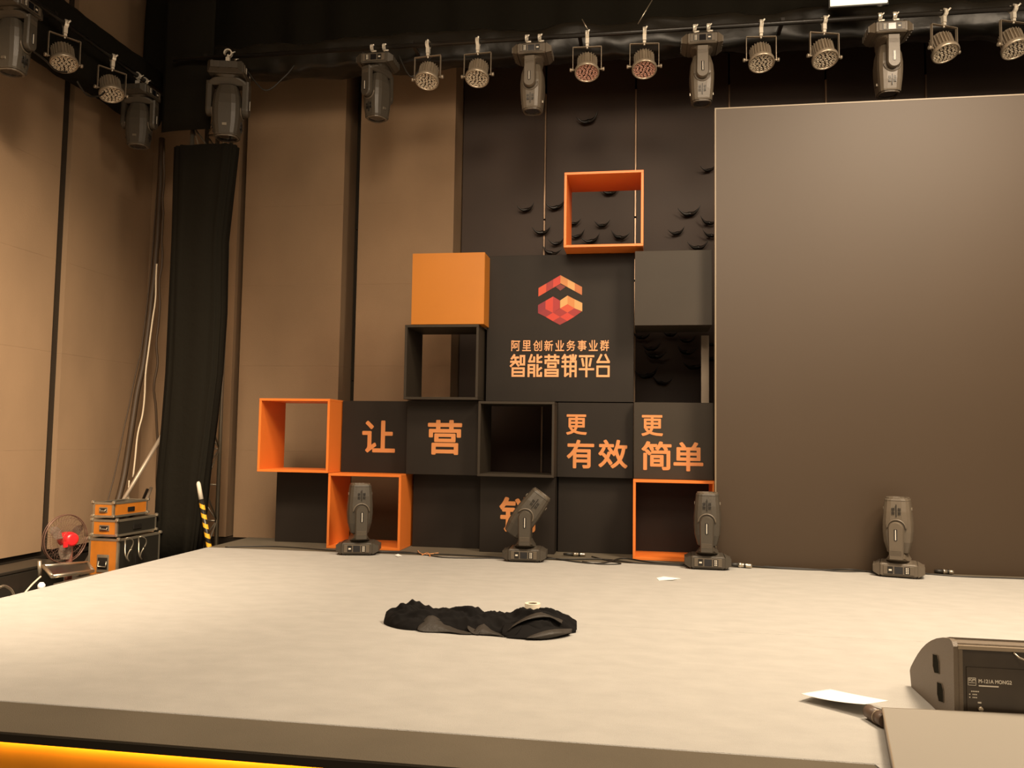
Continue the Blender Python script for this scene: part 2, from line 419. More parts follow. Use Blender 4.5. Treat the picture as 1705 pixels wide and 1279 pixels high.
# the small line on the logo panel, nine characters evenly spaced
LA, LB = (2.700, 0.300, 2.230), (3.739, 0.300, 2.115)
cw = (LB[0] - LA[0]) / 9.0
for i, ch in enumerate('阿里创新业务事业群'):
    x = LA[0] + (LB[0] - LA[0] - 0.094) * i / 8.0
    letters(ch, x, x + 0.094, LB[2], LA[2], pL, 'letter2', 0.012)
# the squared heavy line below it: strokes drawn on a 1000 unit wide sheet
TA, TB = (2.692, 0.300, 2.081), (3.750, 0.300, 1.840)
def stroke_char(name, strokes):
    q = MB()
    sx = (TB[0] - TA[0]) / 1010.0; sz = (TA[2] - TB[2]) / 228.0
    def P(p): return (TA[0] + (p[0] - 183) * sx - pL.location.x, TA[2] - (p[1] - 912) * sz - pL.location.z)
    hw = 10.5
    dep = 0
    for s_ in strokes:
        for a, b_ in zip(s_[:-1], s_[1:]):
            ax, ay = a; bx, by = b_
            L = math.hypot(bx - ax, by - ay); ux, uy = (bx - ax) / L, (by - ay) / L
            nx, ny = -uy * hw, ux * hw
            ex, ey = ux * hw, uy * hw
            poly = [P((ax - ex + nx, ay - ey + ny)), P((bx + ex + nx, by + ey + ny)), P((bx + ex - nx, by + ey - ny)), P((ax - ex - nx, ay - ey - ny))]
            q.prism(poly, -0.0045 - (dep % 7) * 0.00012, -0.0008); dep += 1
    return q.build(name, 'letter2', pL)
stroke_char('character', [[(222,922),(198,955)], [(212,945),(262,945)], [(192,988),(268,988)], [(236,945),(236,988),(190,1030)], [(244,996),(266,1026)],
   [(290,930),(325,930),(325,1015),(290,1015),(290,930)], [(208,1055),(322,1055),(322,1130),(208,1130),(208,1055)], [(208,1093),(322,1093)]])
stroke_char('character', [[(400,922),(378,985),(428,985)], [(428,945),(428,985)], [(372,1132),(372,1022),(430,1022),(430,1132)], [(372,1060),(430,1060)], [(372,1096),(430,1096)],
   [(462,922),(462,990),(500,990)], [(462,958),(498,938)], [(462,1022),(462,1130),(500,1130),(500,1102)], [(462,1076),(498,1052)]])
stroke_char('character', [[(543,938),(675,938)], [(578,922),(578,955)], [(640,922),(640,955)], [(545,1000),(545,975),(673,975),(673,1000)],
   [(572,1005),(646,1005),(646,1040),(572,1040),(572,1005)], [(545,1070),(668,1070),(668,1130),(545,1130),(545,1070)], [(560,1100),(650,1100)]])
stroke_char('character', [[(738,922),(718,952)], [(730,940),(775,940)], [(720,988),(772,988)], [(716,1035),(775,1035)], [(745,945),(745,1128),(772,1110)],
   [(822,922),(822,975)], [(795,928),(802,960)], [(850,928),(842,960)], [(797,1132),(797,985),(850,985),(850,1132)], [(797,1035),(850,1035)], [(797,1080),(850,1080)]])
stroke_char('character', [[(892,932),(1025,932)], [(915,962),(928,1025)], [(1002,962),(990,1025)], [(892,1062),(1025,1062)], [(958,932),(958,1132)]])
stroke_char('character', [[(1104,922),(1070,990),(1180,990)], [(1148,922),(1180,985)], [(1068,1036),(1180,1036),(1180,1130),(1068,1130),(1068,1036)]])
# faceted emblem: flat coloured facets
EA, EB = (2.982, 0.300, 2.927), (3.456, 0.300, 2.393)
facet_m = {}
def facet(poly, col):
    key = 'facet_%d_%d_%d' % col
    if key not in M: M[key] = mat(key, [v * k for v, k in zip(srgb(col)[:3], (0.66, 0.62, 0.60))], 0.5)
    q = MB(); sx = (EB[0] - EA[0]) / 444.0; sz = (EA[2] - EB[2]) / 498.0
    q.prism([(EA[0] + (x - 465) * sx - pL.location.x, EA[2] - (y - 115) * sz - pL.location.z) for x, y in poly], -0.0035, -0.0008)
    q.build('emblem_facet', key, pL)
RED, DRED, ORG = (222, 62, 40), (172, 40, 36), (226, 84, 40)
TAN, CREAM, BRN = (226, 150, 78), (240, 184, 112), (208, 122, 62)
def yl(x, a): return a + (687 - x) * 125 / 217.0
facet([(468, yl(468,115)), (545, yl(545,115)), (545, yl(545,200)), (468, yl(468,200))], ORG)
facet([(545, yl(545,115)), (615, yl(615,115)), (615, yl(615,200)), (545, yl(545,200))], DRED)
facet([(615, yl(615,115)), (687, 115), (687, 200), (615, yl(615,200))], RED)
def yr(x, a): return a + (x - 687) * 122 / 217.0
facet([(687, 115), (760, yr(760,115)), (760, yr(760,195)), (687, 195)], TAN)
facet([(760, yr(760,115)), (830, yr(830,115)), (830, yr(830,195)), (760, yr(760,195))], CREAM)
facet([(830, yr(830,115)), (903, yr(903,115)), (903, yr(903,195)), (830, yr(830,195))], BRN)
facet([(640, 232), (687, 203), (740, 232), (687, 270)], (130, 40, 30))
facet([(465, 412), (540, 370), (540, 452), (465, 492)], (150, 30, 48))
facet([(540, 370), (615, 328), (615, 490), (540, 452)], RED)
facet([(615, 328), (685, 370), (685, 445), (615, 490)], (182, 42, 42))
facet([(687, 368), (760, 320), (760, 405), (687, 447)], CREAM)
facet([(760, 320), (830, 358), (830, 447), (760, 405)], TAN)
facet([(830, 358), (907, 396), (907, 480), (830, 447)], CREAM)
facet([(687, 447), (760, 405), (830, 447), (760, 490)], ORG)
facet([(615, 490), (687, 447), (760, 490), (687, 532)], DRED)
facet([(760, 490), (830, 447), (900, 482), (830, 532)], DRED)
facet([(465, 492), (540, 452), (615, 490), (545, 532)], (158, 34, 40))
facet([(545, 532), (615, 490), (687, 532), (615, 574)], RED)
facet([(687, 532), (760, 490), (830, 532), (760, 574)], RED)
facet([(615, 574), (687, 532), (760, 574), (687, 612)], (165, 40, 38))

# ------------------------------------------------------------------ big screen
sc = thing('led_screen', 'very large blank brown video screen standing right of the display cubes', 'screen', (4.785, -0.15, 0.0))
SH = (4.797, -0.150, 4.494)[2]
simple(0.012, 5.0, 0.0, 0.02, 0.0, SH - 0.012, 'screen_surface', 'screen', sc)
simple(0.0, 0.012, -0.002, 0.09, 0.0, SH, 'side_frame', 'screen_edge', sc)
simple(0.012, 5.0, -0.002, 0.09, SH - 0.012, SH, 'top_frame', 'screen_edge', sc)
simple(0.03, 5.0, 0.021, 0.09, 0.0, SH - 0.02, 'rear_frame', 'edge', sc)

# batten behind the empty cell of the display
b_ = simple((4.714, 0.750, 2.060)[0], (4.796, 0.750, 2.060)[0], 0.75, 0.80, 0.0, 2.33, 'batten', 'pipe', None)
tag(b_, 'pale upright batten behind the empty cell beside the big screen', 'batten')

# dark winged ornaments on the timber wall
def ornament():
    q = MB(); n = 9
    for sgn in (-1, 1):
        rings = []
        for i in range(n):
            t = i / (n - 1)
            x = sgn * 0.115 * t; z = 0.012 + 0.055 * t ** 1.6 - 0.02 * math.sin(t * PI)
            w = 0.030 * (1 - t) ** 0.6 + 0.004; y = -0.05 * t - 0.01
            rings.append([(x, y, z - w), (x, y - 0.012, z), (x, y, z + w * 0.5), (x, y + 0.008, z)])
        q.loft(rings, smooth=True)
    return q
orn0 = None
for g, spots in (('winged ornaments around the topmost orange cube', [(2.620, 1.860, 4.081), (3.003, 1.860, 4.101), (2.823, 1.860, 3.782), (3.217, 1.860, 3.887), (3.579, 1.860, 3.855), (3.272, 1.860, 3.725), (3.796, 1.860, 3.698), (3.015, 1.860, 3.639), (2.941, 1.860, 3.518), (3.673, 1.860, 4.265), (3.394, 1.860, 5.193), (4.645, 1.860, 3.970), (4.493, 1.860, 3.734), (4.876, 1.860, 3.852), (4.905, 1.860, 3.694), (4.747, 1.860, 3.548), (3.445, 1.860, 3.660), (4.876, 1.860, 4.512), (2.686, 1.860, 5.407)]),
                 ('winged ornaments seen through the empty cell', [(4.068, 1.860, 2.447), (4.192, 1.860, 2.306), (4.229, 1.860, 2.210), (4.611, 1.860, 2.401), (4.604, 1.860, 2.261), (4.705, 1.860, 2.078), (4.143, 1.860, 1.973), (4.317, 1.860, 1.886), (4.417, 1.860, 2.476), (4.918, 1.860, 2.356), (4.918, 1.860, 2.180)])):
    for p in spots:
        if orn0 is None: o = orn0 = ornament().build('winged_ornament', 'fixture_dark')
        else: o = orn0.copy(); COL.objects.link(o)
        o.location = p; k = rnd.uniform(0.85, 1.25); o.scale = (k, 1, k)
        o.rotation_euler = (0, rnd.uniform(-0.25, 0.25), 0)
        if 'around' not in g: lab, gg = 'small black winged ornament on the dark wall inside the empty cell by the screen', g
        elif p[2] > 5.05 and p[0] < 2.9: lab, gg = 'lone black winged ornament high on the dark wall, the upper left of all', None
        elif p[2] > 4.9 and p[0] < 3.6: lab, gg = 'lone black winged ornament high above the topmost orange cube', None
        elif p[0] < 3.02: lab, gg = 'small black winged ornament on the dark wall left of the topmost orange cube', 'winged ornaments left of the topmost orange cube'
        elif p[0] < 3.98: lab, gg = 'small black winged ornament seen through the opening of the topmost orange cube', 'winged ornaments behind the topmost orange cube'
        elif p[2] > 4.2: lab, gg = 'black winged ornament at the screen edge, higher than its neighbours', None
        else: lab, gg = 'small black winged ornament between the topmost orange cube and the big screen', 'winged ornaments right of the topmost orange cube'
        tag(o, lab, 'ornament', gg)

# ================================================================== RIGGING
def cloth_box(name, x0, x1, y0, y1, z0, z1, label, cat, m='cloth', amp=0.03, nx=80, along='x'):
    """a truss wrapped in slack black cloth: rounded section lofted along its length with folds"""
    q = MB(); rings = []
    L = (x1 - x0) if along == 'x' else (y1 - y0)
    S = 20
    for i in range(nx + 1):
        t = i / nx
        ring = []
        for k in range(S):
            a = 2 * PI * k / S
            ca, sa = math.cos(a), math.sin(a)
            e = 0.55
            u = math.copysign(abs(ca) ** e, ca); v = math.copysign(abs(sa) ** e, sa)
            d = noise.noise(Vector((t * L * 2.2, u * 1.3, v * 1.3 + 3.1))) * amp + noise.noise(Vector((t * L * 6, u * 2, v * 2))) * amp * 0.4
            if along == 'x': ring.append((x0 + t * L, (y0 + y1) / 2 + u * ((y1 - y0) / 2 - amp + d), (z0 + z1) / 2 + v * ((z1 - z0) / 2 - amp + d)))
            else: ring.append(((x0 + x1) / 2 + u * ((x1 - x0) / 2 - amp + d), y0 + t * L, (z0 + z1) / 2 + v * ((z1 - z0) / 2 - amp + d)))
        rings.append(ring)
    q.loft(rings, smooth=True)
    return tag(q.build(name, m), label, cat)
cloth_box('wrapped_truss', -1.5, 9.9, 0.45, 0.85, 5.385, 5.86, 'long black cloth wrapped truss running above the whole stage', 'truss', 'wrap', 0.05, 190)
cloth_box('wrapped_truss', -2.27, -1.85, -6.0, 0.95, 4.98, 5.78, 'black cloth wrapped truss running along the left wall', 'truss', 'cloth', 0.03, 90, 'y')
# black border drape above the truss
def drape(name, x0, x1, y, z0, z1, label, folds, amp, m='cloth', bottom=None):
    q = MB(); n = int((x1 - x0) * 24); rings = []
    nz = 8
    for j in range(nz + 1):
        zz = z0 + (z1 - z0) * j / nz
        fr = [];
        for i in range(n + 1):
            x = x0 + (x1 - x0) * i / n
            fr.append((x, y + amp * math.sin(x * folds + 1.3 * noise.noise(Vector((x, 0, 0)))) * (1.2 - 0.5 * j / nz) + 0.02 * noise.noise(Vector((x * 3, zz * 2, 0))), zz + (0.02 * noise.noise(Vector((x * 2, 5, 0))) if j == 0 else 0)))
        rings.append(fr)
    q.loft(rings, cap=False, smooth=True, close=False)
    o = q.build(name, m)
    md = o.modifiers.new('thickness', 'SOLIDIFY'); md.thickness = 0.006
    return tag(o, label, 'drape')
drape('border_drape', -2.20, 9.9, 1.00, 5.60, 6.93, 'black border drape hanging high behind the wrapped truss', 9, 0.03)
drape('border_drape', -1.50, -0.87, 0.31, 4.70, 6.66, 'short black drape hung over the left end of the truss', 7, 0.03)
# front pipe that carries the lamps
PY, PZ = 0.20, 5.50
q = MB(); q.tube([(-1.3, PY, PZ), (9.9, PY, PZ)], 0.025, 10)
o = tag(q.build('lighting_pipe', 'fixture_dark'), 'black pipe under the long truss carrying the row of stage lights', 'pipe')
for x in (-0.9, 1.55, 3.4, 5.5, 8.0):
    q = MB(); q.box(x - 0.02, x + 0.02, PY - 0.005, 0.52, PZ + 0.02, PZ + 0.055); q.build('bracket', 'fixture_dark', o)
LX, LZ = -1.72, 5.32
q = MB(); q.tube([(LX, -6.0, LZ), (LX, 0.9, LZ)], 0.025, 10)
o = tag(q.build('lighting_pipe', 'fixture_dark'), 'black pipe beside the left wall carrying four stage lights', 'pipe')
for y in (-5.5, -2.9, -1.2, 0.45):
    q = MB(); q.box(-1.95, LX + 0.005, y - 0.02, y + 0.02, LZ + 0.02, LZ + 0.055); q.build('bracket', 'fixture_dark', o)

# ---------------- moving head
def rrect(wx, wy, z, c=0.25, n=3, oy=0.0):
    """rounded rectangle ring"""
    r = min(wx, wy) * c; out = []
    for (sx, sy, a0) in ((1, 1, 0), (-1, 1, PI / 2), (-1, -1, PI), (1, -1, 1.5 * PI)):
        for k in range(n + 1):
            a = a0 + (PI / 2) * k / n
            out.append((sx * (wx / 2 - r) + r * math.cos(a), oy + sy * (wy / 2 - r) + r * math.sin(a), z))
    return out
def moving_light(name, label, group, loc, yaw=0.0, tilt=0.0, hung=False, scale=1.0, body='fixture', pan=0.0):
    """origin at the underside of the base; z up away from the base. tilt turns the head about the yoke's axis (local y)."""
    t = thing(name, label, 'stage light', loc, yaw, group)
    if hung: t.rotation_euler = (PI, 0, yaw)
    t.scale = (scale,) * 3
    # base
    q = MB(); q.bbox(-0.155, 0.155, -0.165, 0.165, 0.012, 0.125, 0.012, mx=None)
    q.loft([rrect(0.24, 0.24, 0.125, 0.3), rrect(0.20, 0.20, 0.150, 0.45)])
    base = q.build('base', body, t)
    for s in (-1, 1):
        q = MB()
        q.loft([[(s * (0.155 + a), y, z) for (y, z) in ((-0.155 + a * .6, 0.012 + a * .5), (0.155 - a * .6, 0.012 + a * .5), (0.155 - a * .6, 0.122 - a * .5), (-0.155 + a * .6, 0.122 - a * .5))] for a in (0.001, 0.035, 0.052)])
        for k in range(5): q.box(s * 0.20 - 0.012, s * 0.20 + 0.012, -0.12 + k * 0.055, -0.095 + k * 0.055, 0.04, 0.10)
        q.build('side_handle', body, t)
        for sy in (-1, 1):
            q = MB(); q.disc_lathe([(0.016, 0.0), (0.018, 0.012)], Matrix.Translation((s * 0.13, sy * 0.13, 0)), 10); q.build('foot', 'fixture_dark', t)
    for sy in (-1, 1):
        q = MB(); q.bbox(-0.125, 0.125, sy * 0.168 - 0.004, sy * 0.168 + 0.004, 0.03, 0.108, 0.003); pl = q.build('control_panel', 'fixture_light', t)
        q = MB(); q.box(-0.034, 0.034, sy * 0.172 - 0.002, sy * 0.172 + 0.002, 0.038, 0.100); q.build('display', 'display', pl)
        q = MB(); q.box(-0.090, -0.046, sy * 0.172 - 0.0015, sy * 0.172 + 0.0015, 0.038, 0.100); q.build('key_field', 'fixture_dark', pl)
        q = MB(); q.box(0.046, 0.090, sy * 0.172 - 0.0015, sy * 0.172 + 0.0015, 0.038, 0.100); q.build('key_field', 'fixture_dark', pl)
        q = MB()
        for kx in range(2):
            for kz in range(4): q.box(sy * -1 * (0.057 + kx * 0.014), sy * -1 * (0.057 + kx * 0.014) - sy * 0.009, sy * 0.1745 - 0.0015, sy * 0.1745 + 0.0015, 0.044 + kz * 0.014, 0.052 + kz * 0.014)
        q.box(sy * 0.056, sy * 0.080, sy * 0.1745 - 0.001, sy * 0.1745 + 0.001, 0.062, 0.076)
        q.build('keys', 'label', pl)
    # yoke: cross beam and two arms
    yk = bpy.data.objects.new('yoke', None)
    q = MB()
    q.loft([rrect(0.20, 0.30, 0.148, 0.35), rrect(0.15, 0.38, 0.175, 0.3), rrect(0.13, 0.385, 0.195, 0.3), rrect(0.11, 0.36, 0.205, 0.3)])
    yoke = q.build('yoke', body, t); yoke.rotation_euler = (0, 0, pan)
    AZ = 0.43
    for s in (-1, 1):
        q = MB()
        def arm(w, y):
            pts = [(-w * 0.92, 0.165), (w * 0.92, 0.165)]
            pts += [(w * math.cos(a), AZ + w * math.sin(a)) for a in [PI * k / 12 for k in range(13)]]
            return [(x, y, z) for x, z in pts]
        q.loft([arm(0.063, s * 0.142), arm(0.063, s * 0.180), arm(0.055, s * 0.196)], smooth=False)
        am = q.build('arm', body if s < 0 else body, yoke)
        q = MB(); q.bbox(-0.013, 0.013, min(s * 0.193, s * 0.2), max(s * 0.193, s * 0.2), 0.33, 0.43, 0.002); q.build('slot', 'display', yoke)
        q = MB(); q.box(-0.003, 0.004, min(s * 0.199, s * 0.203), max(s * 0.199, s * 0.203), 0.335, 0.425); q.build('marking', 'label', yoke)
        q = MB()
        for k in range(4): q.box(-0.045, 0.045, min(s * 0.194, s * 0.199), max(s * 0.194, s * 0.199), 0.205 + k * 0.011, 0.211 + k * 0.011)
        q.build('arm_ribs', 'fixture_light', yoke)
    # head, turned about the axis at AZ
    pv = Matrix.Translation((0, 0, AZ)) @ Matrix.Rotation(tilt, 4, 'Y')
    q = MB()
    prof = [(-0.225, 0.150, 0.150), (-0.215, 0.180, 0.18), (-0.12, 0.232, 0.245), (-0.03, 0.248, 0.266), (0.05, 0.246, 0.268), (0.15, 0.232, 0.255), (0.245, 0.212, 0.225), (0.250, 0.212, 0.232), (0.262, 0.205, 0.225)]
    q.loft([rrect(a, b, z, 0.30) for z, a, b in prof], mx=pv)
    head = q.build('head', body, t); head.rotation_euler = (0, 0, pan)
    q = MB(); q.loft([rrect(0.165, 0.165, 0.2625, 0.5), rrect(0.15, 0.15, 0.256, 0.5)], mx=pv); q.build('lens', 'glass', head)
    q = MB(); q.loft([rrect(0.195, 0.21, 0.2605, 0.35), rrect(0.19, 0.205, 0.275, 0.35), rrect(0.172, 0.18, 0.275, 0.45), rrect(0.17, 0.175, 0.2635, 0.45)], mx=pv, cap=False); q.build('lens_rim', 'fixture_light', head)
    for s in (-1, 1):
        # arc hoop round the pivot, vent slots above it
        q = MB(); pts = [(0.078 * math.cos(a), s * 0.128, 0.078 * math.sin(a)) for a in [PI * k / 14 for k in range(15)]]
        q.tube([pv @ Vector((x, y + s * 0.006, z)) for x, y, z in pts], 0.008, 8); q.build('pivot_hoop', 'fixture_light', head)
        q = MB()
        for i in range(6):
            if i in (2, 3): continue
            for j in range(2):
                x = (i - 2.5) * 0.013
                q.box(x - 0.0035, x + 0.0035, s * 0.130 - 0.006, s * 0.130 + 0.004, 0.125 + j * 0.035, 0.150 + j * 0.035, mx=pv)
        q.box(-0.003, 0.003, s * 0.130 - 0.006, s * 0.130 + 0.005, 0.105, 0.215, mx=pv)
        q.build('vent_slots', 'fixture_dark', head)
        q = MB(); q.box(s * 0.094 - 0.004, s * 0.094 + 0.004, -0.02, 0.02, 0.16, 0.185, mx=pv @ Matrix.Translation((s * 0.022, 0, 0))); q.build('latch', 'silver', head)
    if hung:
        for s in (-1, 1):
            q = MB(); q.box(s * 0.07 - 0.016, s * 0.07 + 0.016, -0.018, 0.018, -0.055, 0.014); q.box(s * 0.07 - 0.008, s * 0.07 + 0.045, -0.006, 0.006, -0.085, -0.070)
            n = 14; ring = []
            rings = []
            for k in range(n + 1):
                a = -0.2 + (2 * PI - 1.0) * k / n
                rings.append([(s * 0.07 + dx, r_ * math.sin(a), -0.115 / scale * 1.0 - 0 + r_ * math.cos(a)) for dx, r_ in ((-0.018, 0.028), (0.018, 0.028), (0.018, 0.040), (-0.018, 0.040))])
            q.loft(rings)
            q.tube([(s * 0.07, 0.03, -0.10), (s * 0.07 + 0.03, 0.055, -0.13)], 0.007, 6)
            q.build('clamp', 'chrome', t)
    return t
GF = 'moving lights standing in a row on the stage'
def yawto(d): return math.radians(d)
moving_light('moving_light', 'black moving light on the stage in front of the left floor cube', GF, (1.262, -0.28, 0.0), yawto(12), 0.0, body='fixture', pan=yawto(14))
moving_light('moving_light', 'black moving light on the stage with its head tilted to the right', GF, (2.965, -0.30, 0.0), yawto(3), math.radians(36), pan=yawto(2))
moving_light('moving_light', 'black upright moving light before the right orange floor cube', GF, (4.700, -0.33, 0.0), yawto(-2), 0.0, pan=yawto(-4))
moving_light('moving_light', 'black upright moving light standing before the big blank screen', GF, (6.385, -0.37, 0.0), yawto(-16), 0.0, pan=yawto(-6), body='fixture_light')
GH = 'moving lights hanging from the pipes'
HZ = PZ - 0.115
for lab, p, ya, ti, sc_, bd, pn in (
  ('grey moving light hanging nearest the centre of the two pale wall panels, head turned aside', (1.170, 0.200, 5.359), 0, 0.0, 1.0, 'fixture', 26),
  ('grey moving light hanging between the second and third round lamps from the left', (2.907, 0.200, 5.391), 0, 0.0, 1.0, 'fixture_light', 4),
  ('grey moving light hanging just above the left top corner of the big screen', (4.680, 0.200, 5.412), 0, 0.0, 1.0, 'fixture_light', 0),
  ('pale grey moving light hanging above the big screen below the lit panel', (6.513, 0.200, 5.422), 0, 0.0, 1.0, 'fixture_light', -3)):
    t = moving_light('moving_light', lab, GH, (p[0], PY, HZ), yawto(ya), ti, True, sc_, bd, yawto(pn))
moving_light('moving_light', 'large black moving light hanging at the left end over the draped tower', GH, (-0.60, PY, HZ), yawto(104), 0.0, True, 1.2, 'fixture', yawto(0))
moving_light('moving_light', 'black moving light hanging in the left corner of the room', GH, (LX, (-1.720, 0.229, 4.821)[1], LZ - 0.115), yawto(90), 0.0, True, 1.0, 'fixture', yawto(-10))
moving_light('moving_light', 'grey moving light hanging by the left wall, cut off by the picture edge', GH, (LX, (-1.720, -1.740, 4.859)[1], LZ - 0.115), yawto(90), 0.0, True, 1.0, 'fixture', yawto(-4))

# ---------------- round LED cans
def led_can():
    t = thing('led_can', '', 'stage light', (0, 0, 0), 0, 'round lamps hanging from the pipes')
    # origin at the pipe axis; hook, U yoke, can
    q = MB(); n = 12; rings = []
    for k in range(n + 1):
        a = 0.5 + (2 * PI - 1.0) * k / n
        rings.append([(dx, r_ * math.sin(a), r_ * math.cos(a)) for dx, r_ in ((-0.016, 0.027), (0.016, 0.027), (0.016, 0.040), (-0.016, 0.040))])
    q.loft(rings); q.box(-0.016, 0.016, -0.016, 0.016, -0.085, -0.036); q.tube([(0, -0.03, -0.01), (0.02, -0.06, 0.02)], 0.008, 6)
    q.box(-0.013, 0.013, -0.013, 0.013, -0.11, -0.088); q.tube([(0, 0, -0.13), (0, 0, -0.108)], 0.008, 8)
    q.build('clamp', 'chrome', t)
    yz, yw, yd = -0.115, 0.132, 0.225
    q = MB()
    for a, b in (((-yw, yz), (yw, yz)),): q.box(-yw, yw, -0.013, 0.013, yz - 0.004, yz)
    q.box(-yw, -yw + 0.004, -0.013, 0.013, yz - yd, yz); q.box(yw - 0.004, yw, -0.013, 0.013, yz - yd, yz)
    q.build('yoke', 'par', t)
    pz = yz - yd + 0.012
    for s in (-1, 1):
        q = MB(); q.tube([(s * 0.112, 0, pz), (s * 0.160, 0, pz)], [0.008, 0.008], 8); q.tube([(s * 0.140, 0, pz - 0.0), (s * 0.158, 0, pz)], 0.018, 8)
        q.build('knob', 'par', t)
    # can axis points down and towards the hall
    ax = Matrix.Translation((0, 0.0, pz)) @ Matrix.Rotation(math.radians(-22), 4, 'X') @ Matrix.Rotation(PI, 4, 'X')
    q = MB(); q.disc_lathe([(0.045, -0.155), (0.062, -0.15), (0.068, -0.125), (0.078, -0.02), (0.100, 0.0), (0.106, 0.012)], ax, 28)
    can = q.build('housing', 'par', t)
    q = MB()
    for k in range(22):
        a = 2 * PI * k / 22
        q.box(0.066, 0.093, -0.0028, 0.0028, -0.125, -0.012, mx=ax @ Matrix.Rotation(a, 4, 'Z'))
    q.build('cooling_fins', 'par', can)
    q = MB(); q.disc_lathe([(0.106, 0.010), (0.113, 0.016), (0.113, 0.045), (0.106, 0.048), (0.100, 0.045), (0.099, 0.030)], ax, 28, cap=False)
    q.build('rim', 'par', can)
    q = MB(); q.disc_lathe([(0.101, 0.022), (0.101, 0.030)], ax, 28); face = q.build('face_plate', 'par_dark', can)
    q = MB()
    for ring_n, rr in ((1, 0.0), (6, 0.034), (12, 0.064), (17, 0.090)):
        for k in range(ring_n):
            a = 2 * PI * (k + 0.3) / ring_n
            q.disc_lathe([(0.0125, 0.0302), (0.0135, 0.039), (0.0095, 0.039), (0.0065, 0.0302)], ax @ Matrix.Translation((rr * math.cos(a), rr * math.sin(a), 0)), 8, cap=False)
    lens = q.build('led_lenses', 'lens', can); lens['kind'] = 'stuff'
    return t
can0 = led_can()
def place_can(i, loc, rz, label, red=False):
    t = can0 if i == 0 else copy_tree(can0)
    t.location = loc; t.rotation_euler = (0, 0, math.radians(rz)); t.scale = (1.16,) * 3; t['label'] = label
    if red:
        for c in t.children_recursive:
            if c.name.startswith('led_lenses'):
                c.data = c.data.copy(); c.data.materials[0] = M['lens_red']
    return t
CX = [((1.737, 0.200, 5.530), -6, 'bright round lamp before the right pale wall panel, leftmost on the long pipe', False),
 ((2.297, 0.200, 5.522), -4, 'bright round lamp hanging above the solid orange cube, second along the long pipe', False),
 ((3.488, 0.200, 5.514), 2, 'round lamp with reddish lenses above the topmost orange cube, the darker bodied of two', True),
 ((4.090, 0.200, 5.541), 4, 'round lamp with reddish lenses and a glaring white body', True),
 ((5.281, 0.200, 5.541), 5, 'grey round lamp just right of the moving light at the screen corner', False),
 ((5.905, 0.200, 5.538), 14, 'grey round lamp hanging left of the pale moving light under the lit panel', False),
 ((7.049, 0.200, 5.542), 24, 'grey round lamp hanging right of the pale moving light above the screen', False),
 ((7.693, 0.200, 5.541), 20, 'grey round lamp at the far right end, cut off by the picture edge', False)]
for i, (p, rz, lab, rd) in enumerate(CX): place_can(i, (p[0], PY, PZ), rz, lab, rd)
for k, (p, lab) in enumerate((((-1.720, -1.062, 5.181), 'round lamp on the left wall pipe, the nearer one'), ((-1.720, -0.298, 5.181), 'round lamp on the left wall pipe, the farther one by the corner'))):
    place_can(9, (LX, p[1], LZ), 58, lab)

# slack power leads between the lamps
def lead(name, pts, r, m, label, cat='cable', seg=6, n=8, amp=0.0, group=None):
    q = MB(); q.tube(wiggle(pts, amp, n, len(label)), r, seg)
    return tag(q.build(name, m), label, cat, group)
p0 = (1.238, 0.200, 5.437); p1 = (1.419, 0.250, 5.299)
lead('power_cable', [(p0[0] + 0.15, 0.25, 5.42), (p0[0] + 0.30, 0.22, 5.16), (p0[0] + 0.42, 0.28, 5.30), (p0[0] + 0.52, 0.36, 5.46)], 0.009, 'cable', 'black power lead drooping beside the leftmost row moving light')
lead('power_cable', [(-0.42, 0.25, 5.36), (-0.2, 0.28, 5.12), (0.0, 0.33, 5.28), (0.1, 0.38, 5.44)], 0.009, 'cable', 'black power lead drooping beside the large light over the tower')
lead('power_cable', [(-1.750, -1.447, 4.856), (-1.750, -1.283, 4.842), (-1.750, -1.110, 4.810), (-1.750, -0.848, 4.915)], 0.010, 'cable', 'black power lead between the edge light and the nearer wall lamp')
lead('power_cable', [(-1.750, -0.815, 4.834), (-1.750, -0.648, 4.756), (-1.750, -0.455, 4.824), (-1.750, -0.331, 4.943)], 0.010, 'cable', 'black power lead between the two wall lamps')
# thin steel safety wires and a hanger above the truss
lead('safety_wire', [(4.171, 0.300, 5.891), (4.020, 0.300, 5.636)], 0.006, 'silver', 'thin slanting steel wire above the lamp with the glaring white body', 'wire', n=1)
lead('safety_wire', [(3.421, 0.300, 5.729), (3.487, 0.300, 5.604)], 0.006, 'silver', 'short slanting wire above the reddish lamp over the top cube', 'wire', n=1)
# lit panel high on the right
q0, q1 = (5.938, 0.050, 5.576), (6.480, 0.050, 5.582)
lp = thing('panel_lamp', 'glowing rectangular panel lamp at the top edge, right of centre', 'lamp', ((q0[0] + q1[0]) / 2, 0.05, q0[2]))
w_ = (q1[0] - q0[0]) / 2
simple(-w_, w_, 0.0, 0.02, 0.0, 0.5, 'light_panel', 'panel_light', lp)
simple(-w_ - 0.015, w_ + 0.015, 0.02, 0.06, -0.015, 0.52, 'housing', 'fixture_dark', lp)
q = MB(); q.tube([(-w_ * 0.6, 0.04, 0.5), (-w_ * 0.6, 0.04, 0.95), (-w_ * 0.6, 0.45, 1.0)], 0.012, 6); q.build('hanger', 'fixture_dark', lp)
q = MB(); q.tube([(w_ * 0.6, 0.04, 0.5), (w_ * 0.6, 0.04, 0.95), (w_ * 0.6, 0.45, 1.0)], 0.012, 6); q.build('hanger', 'fixture_dark', lp)

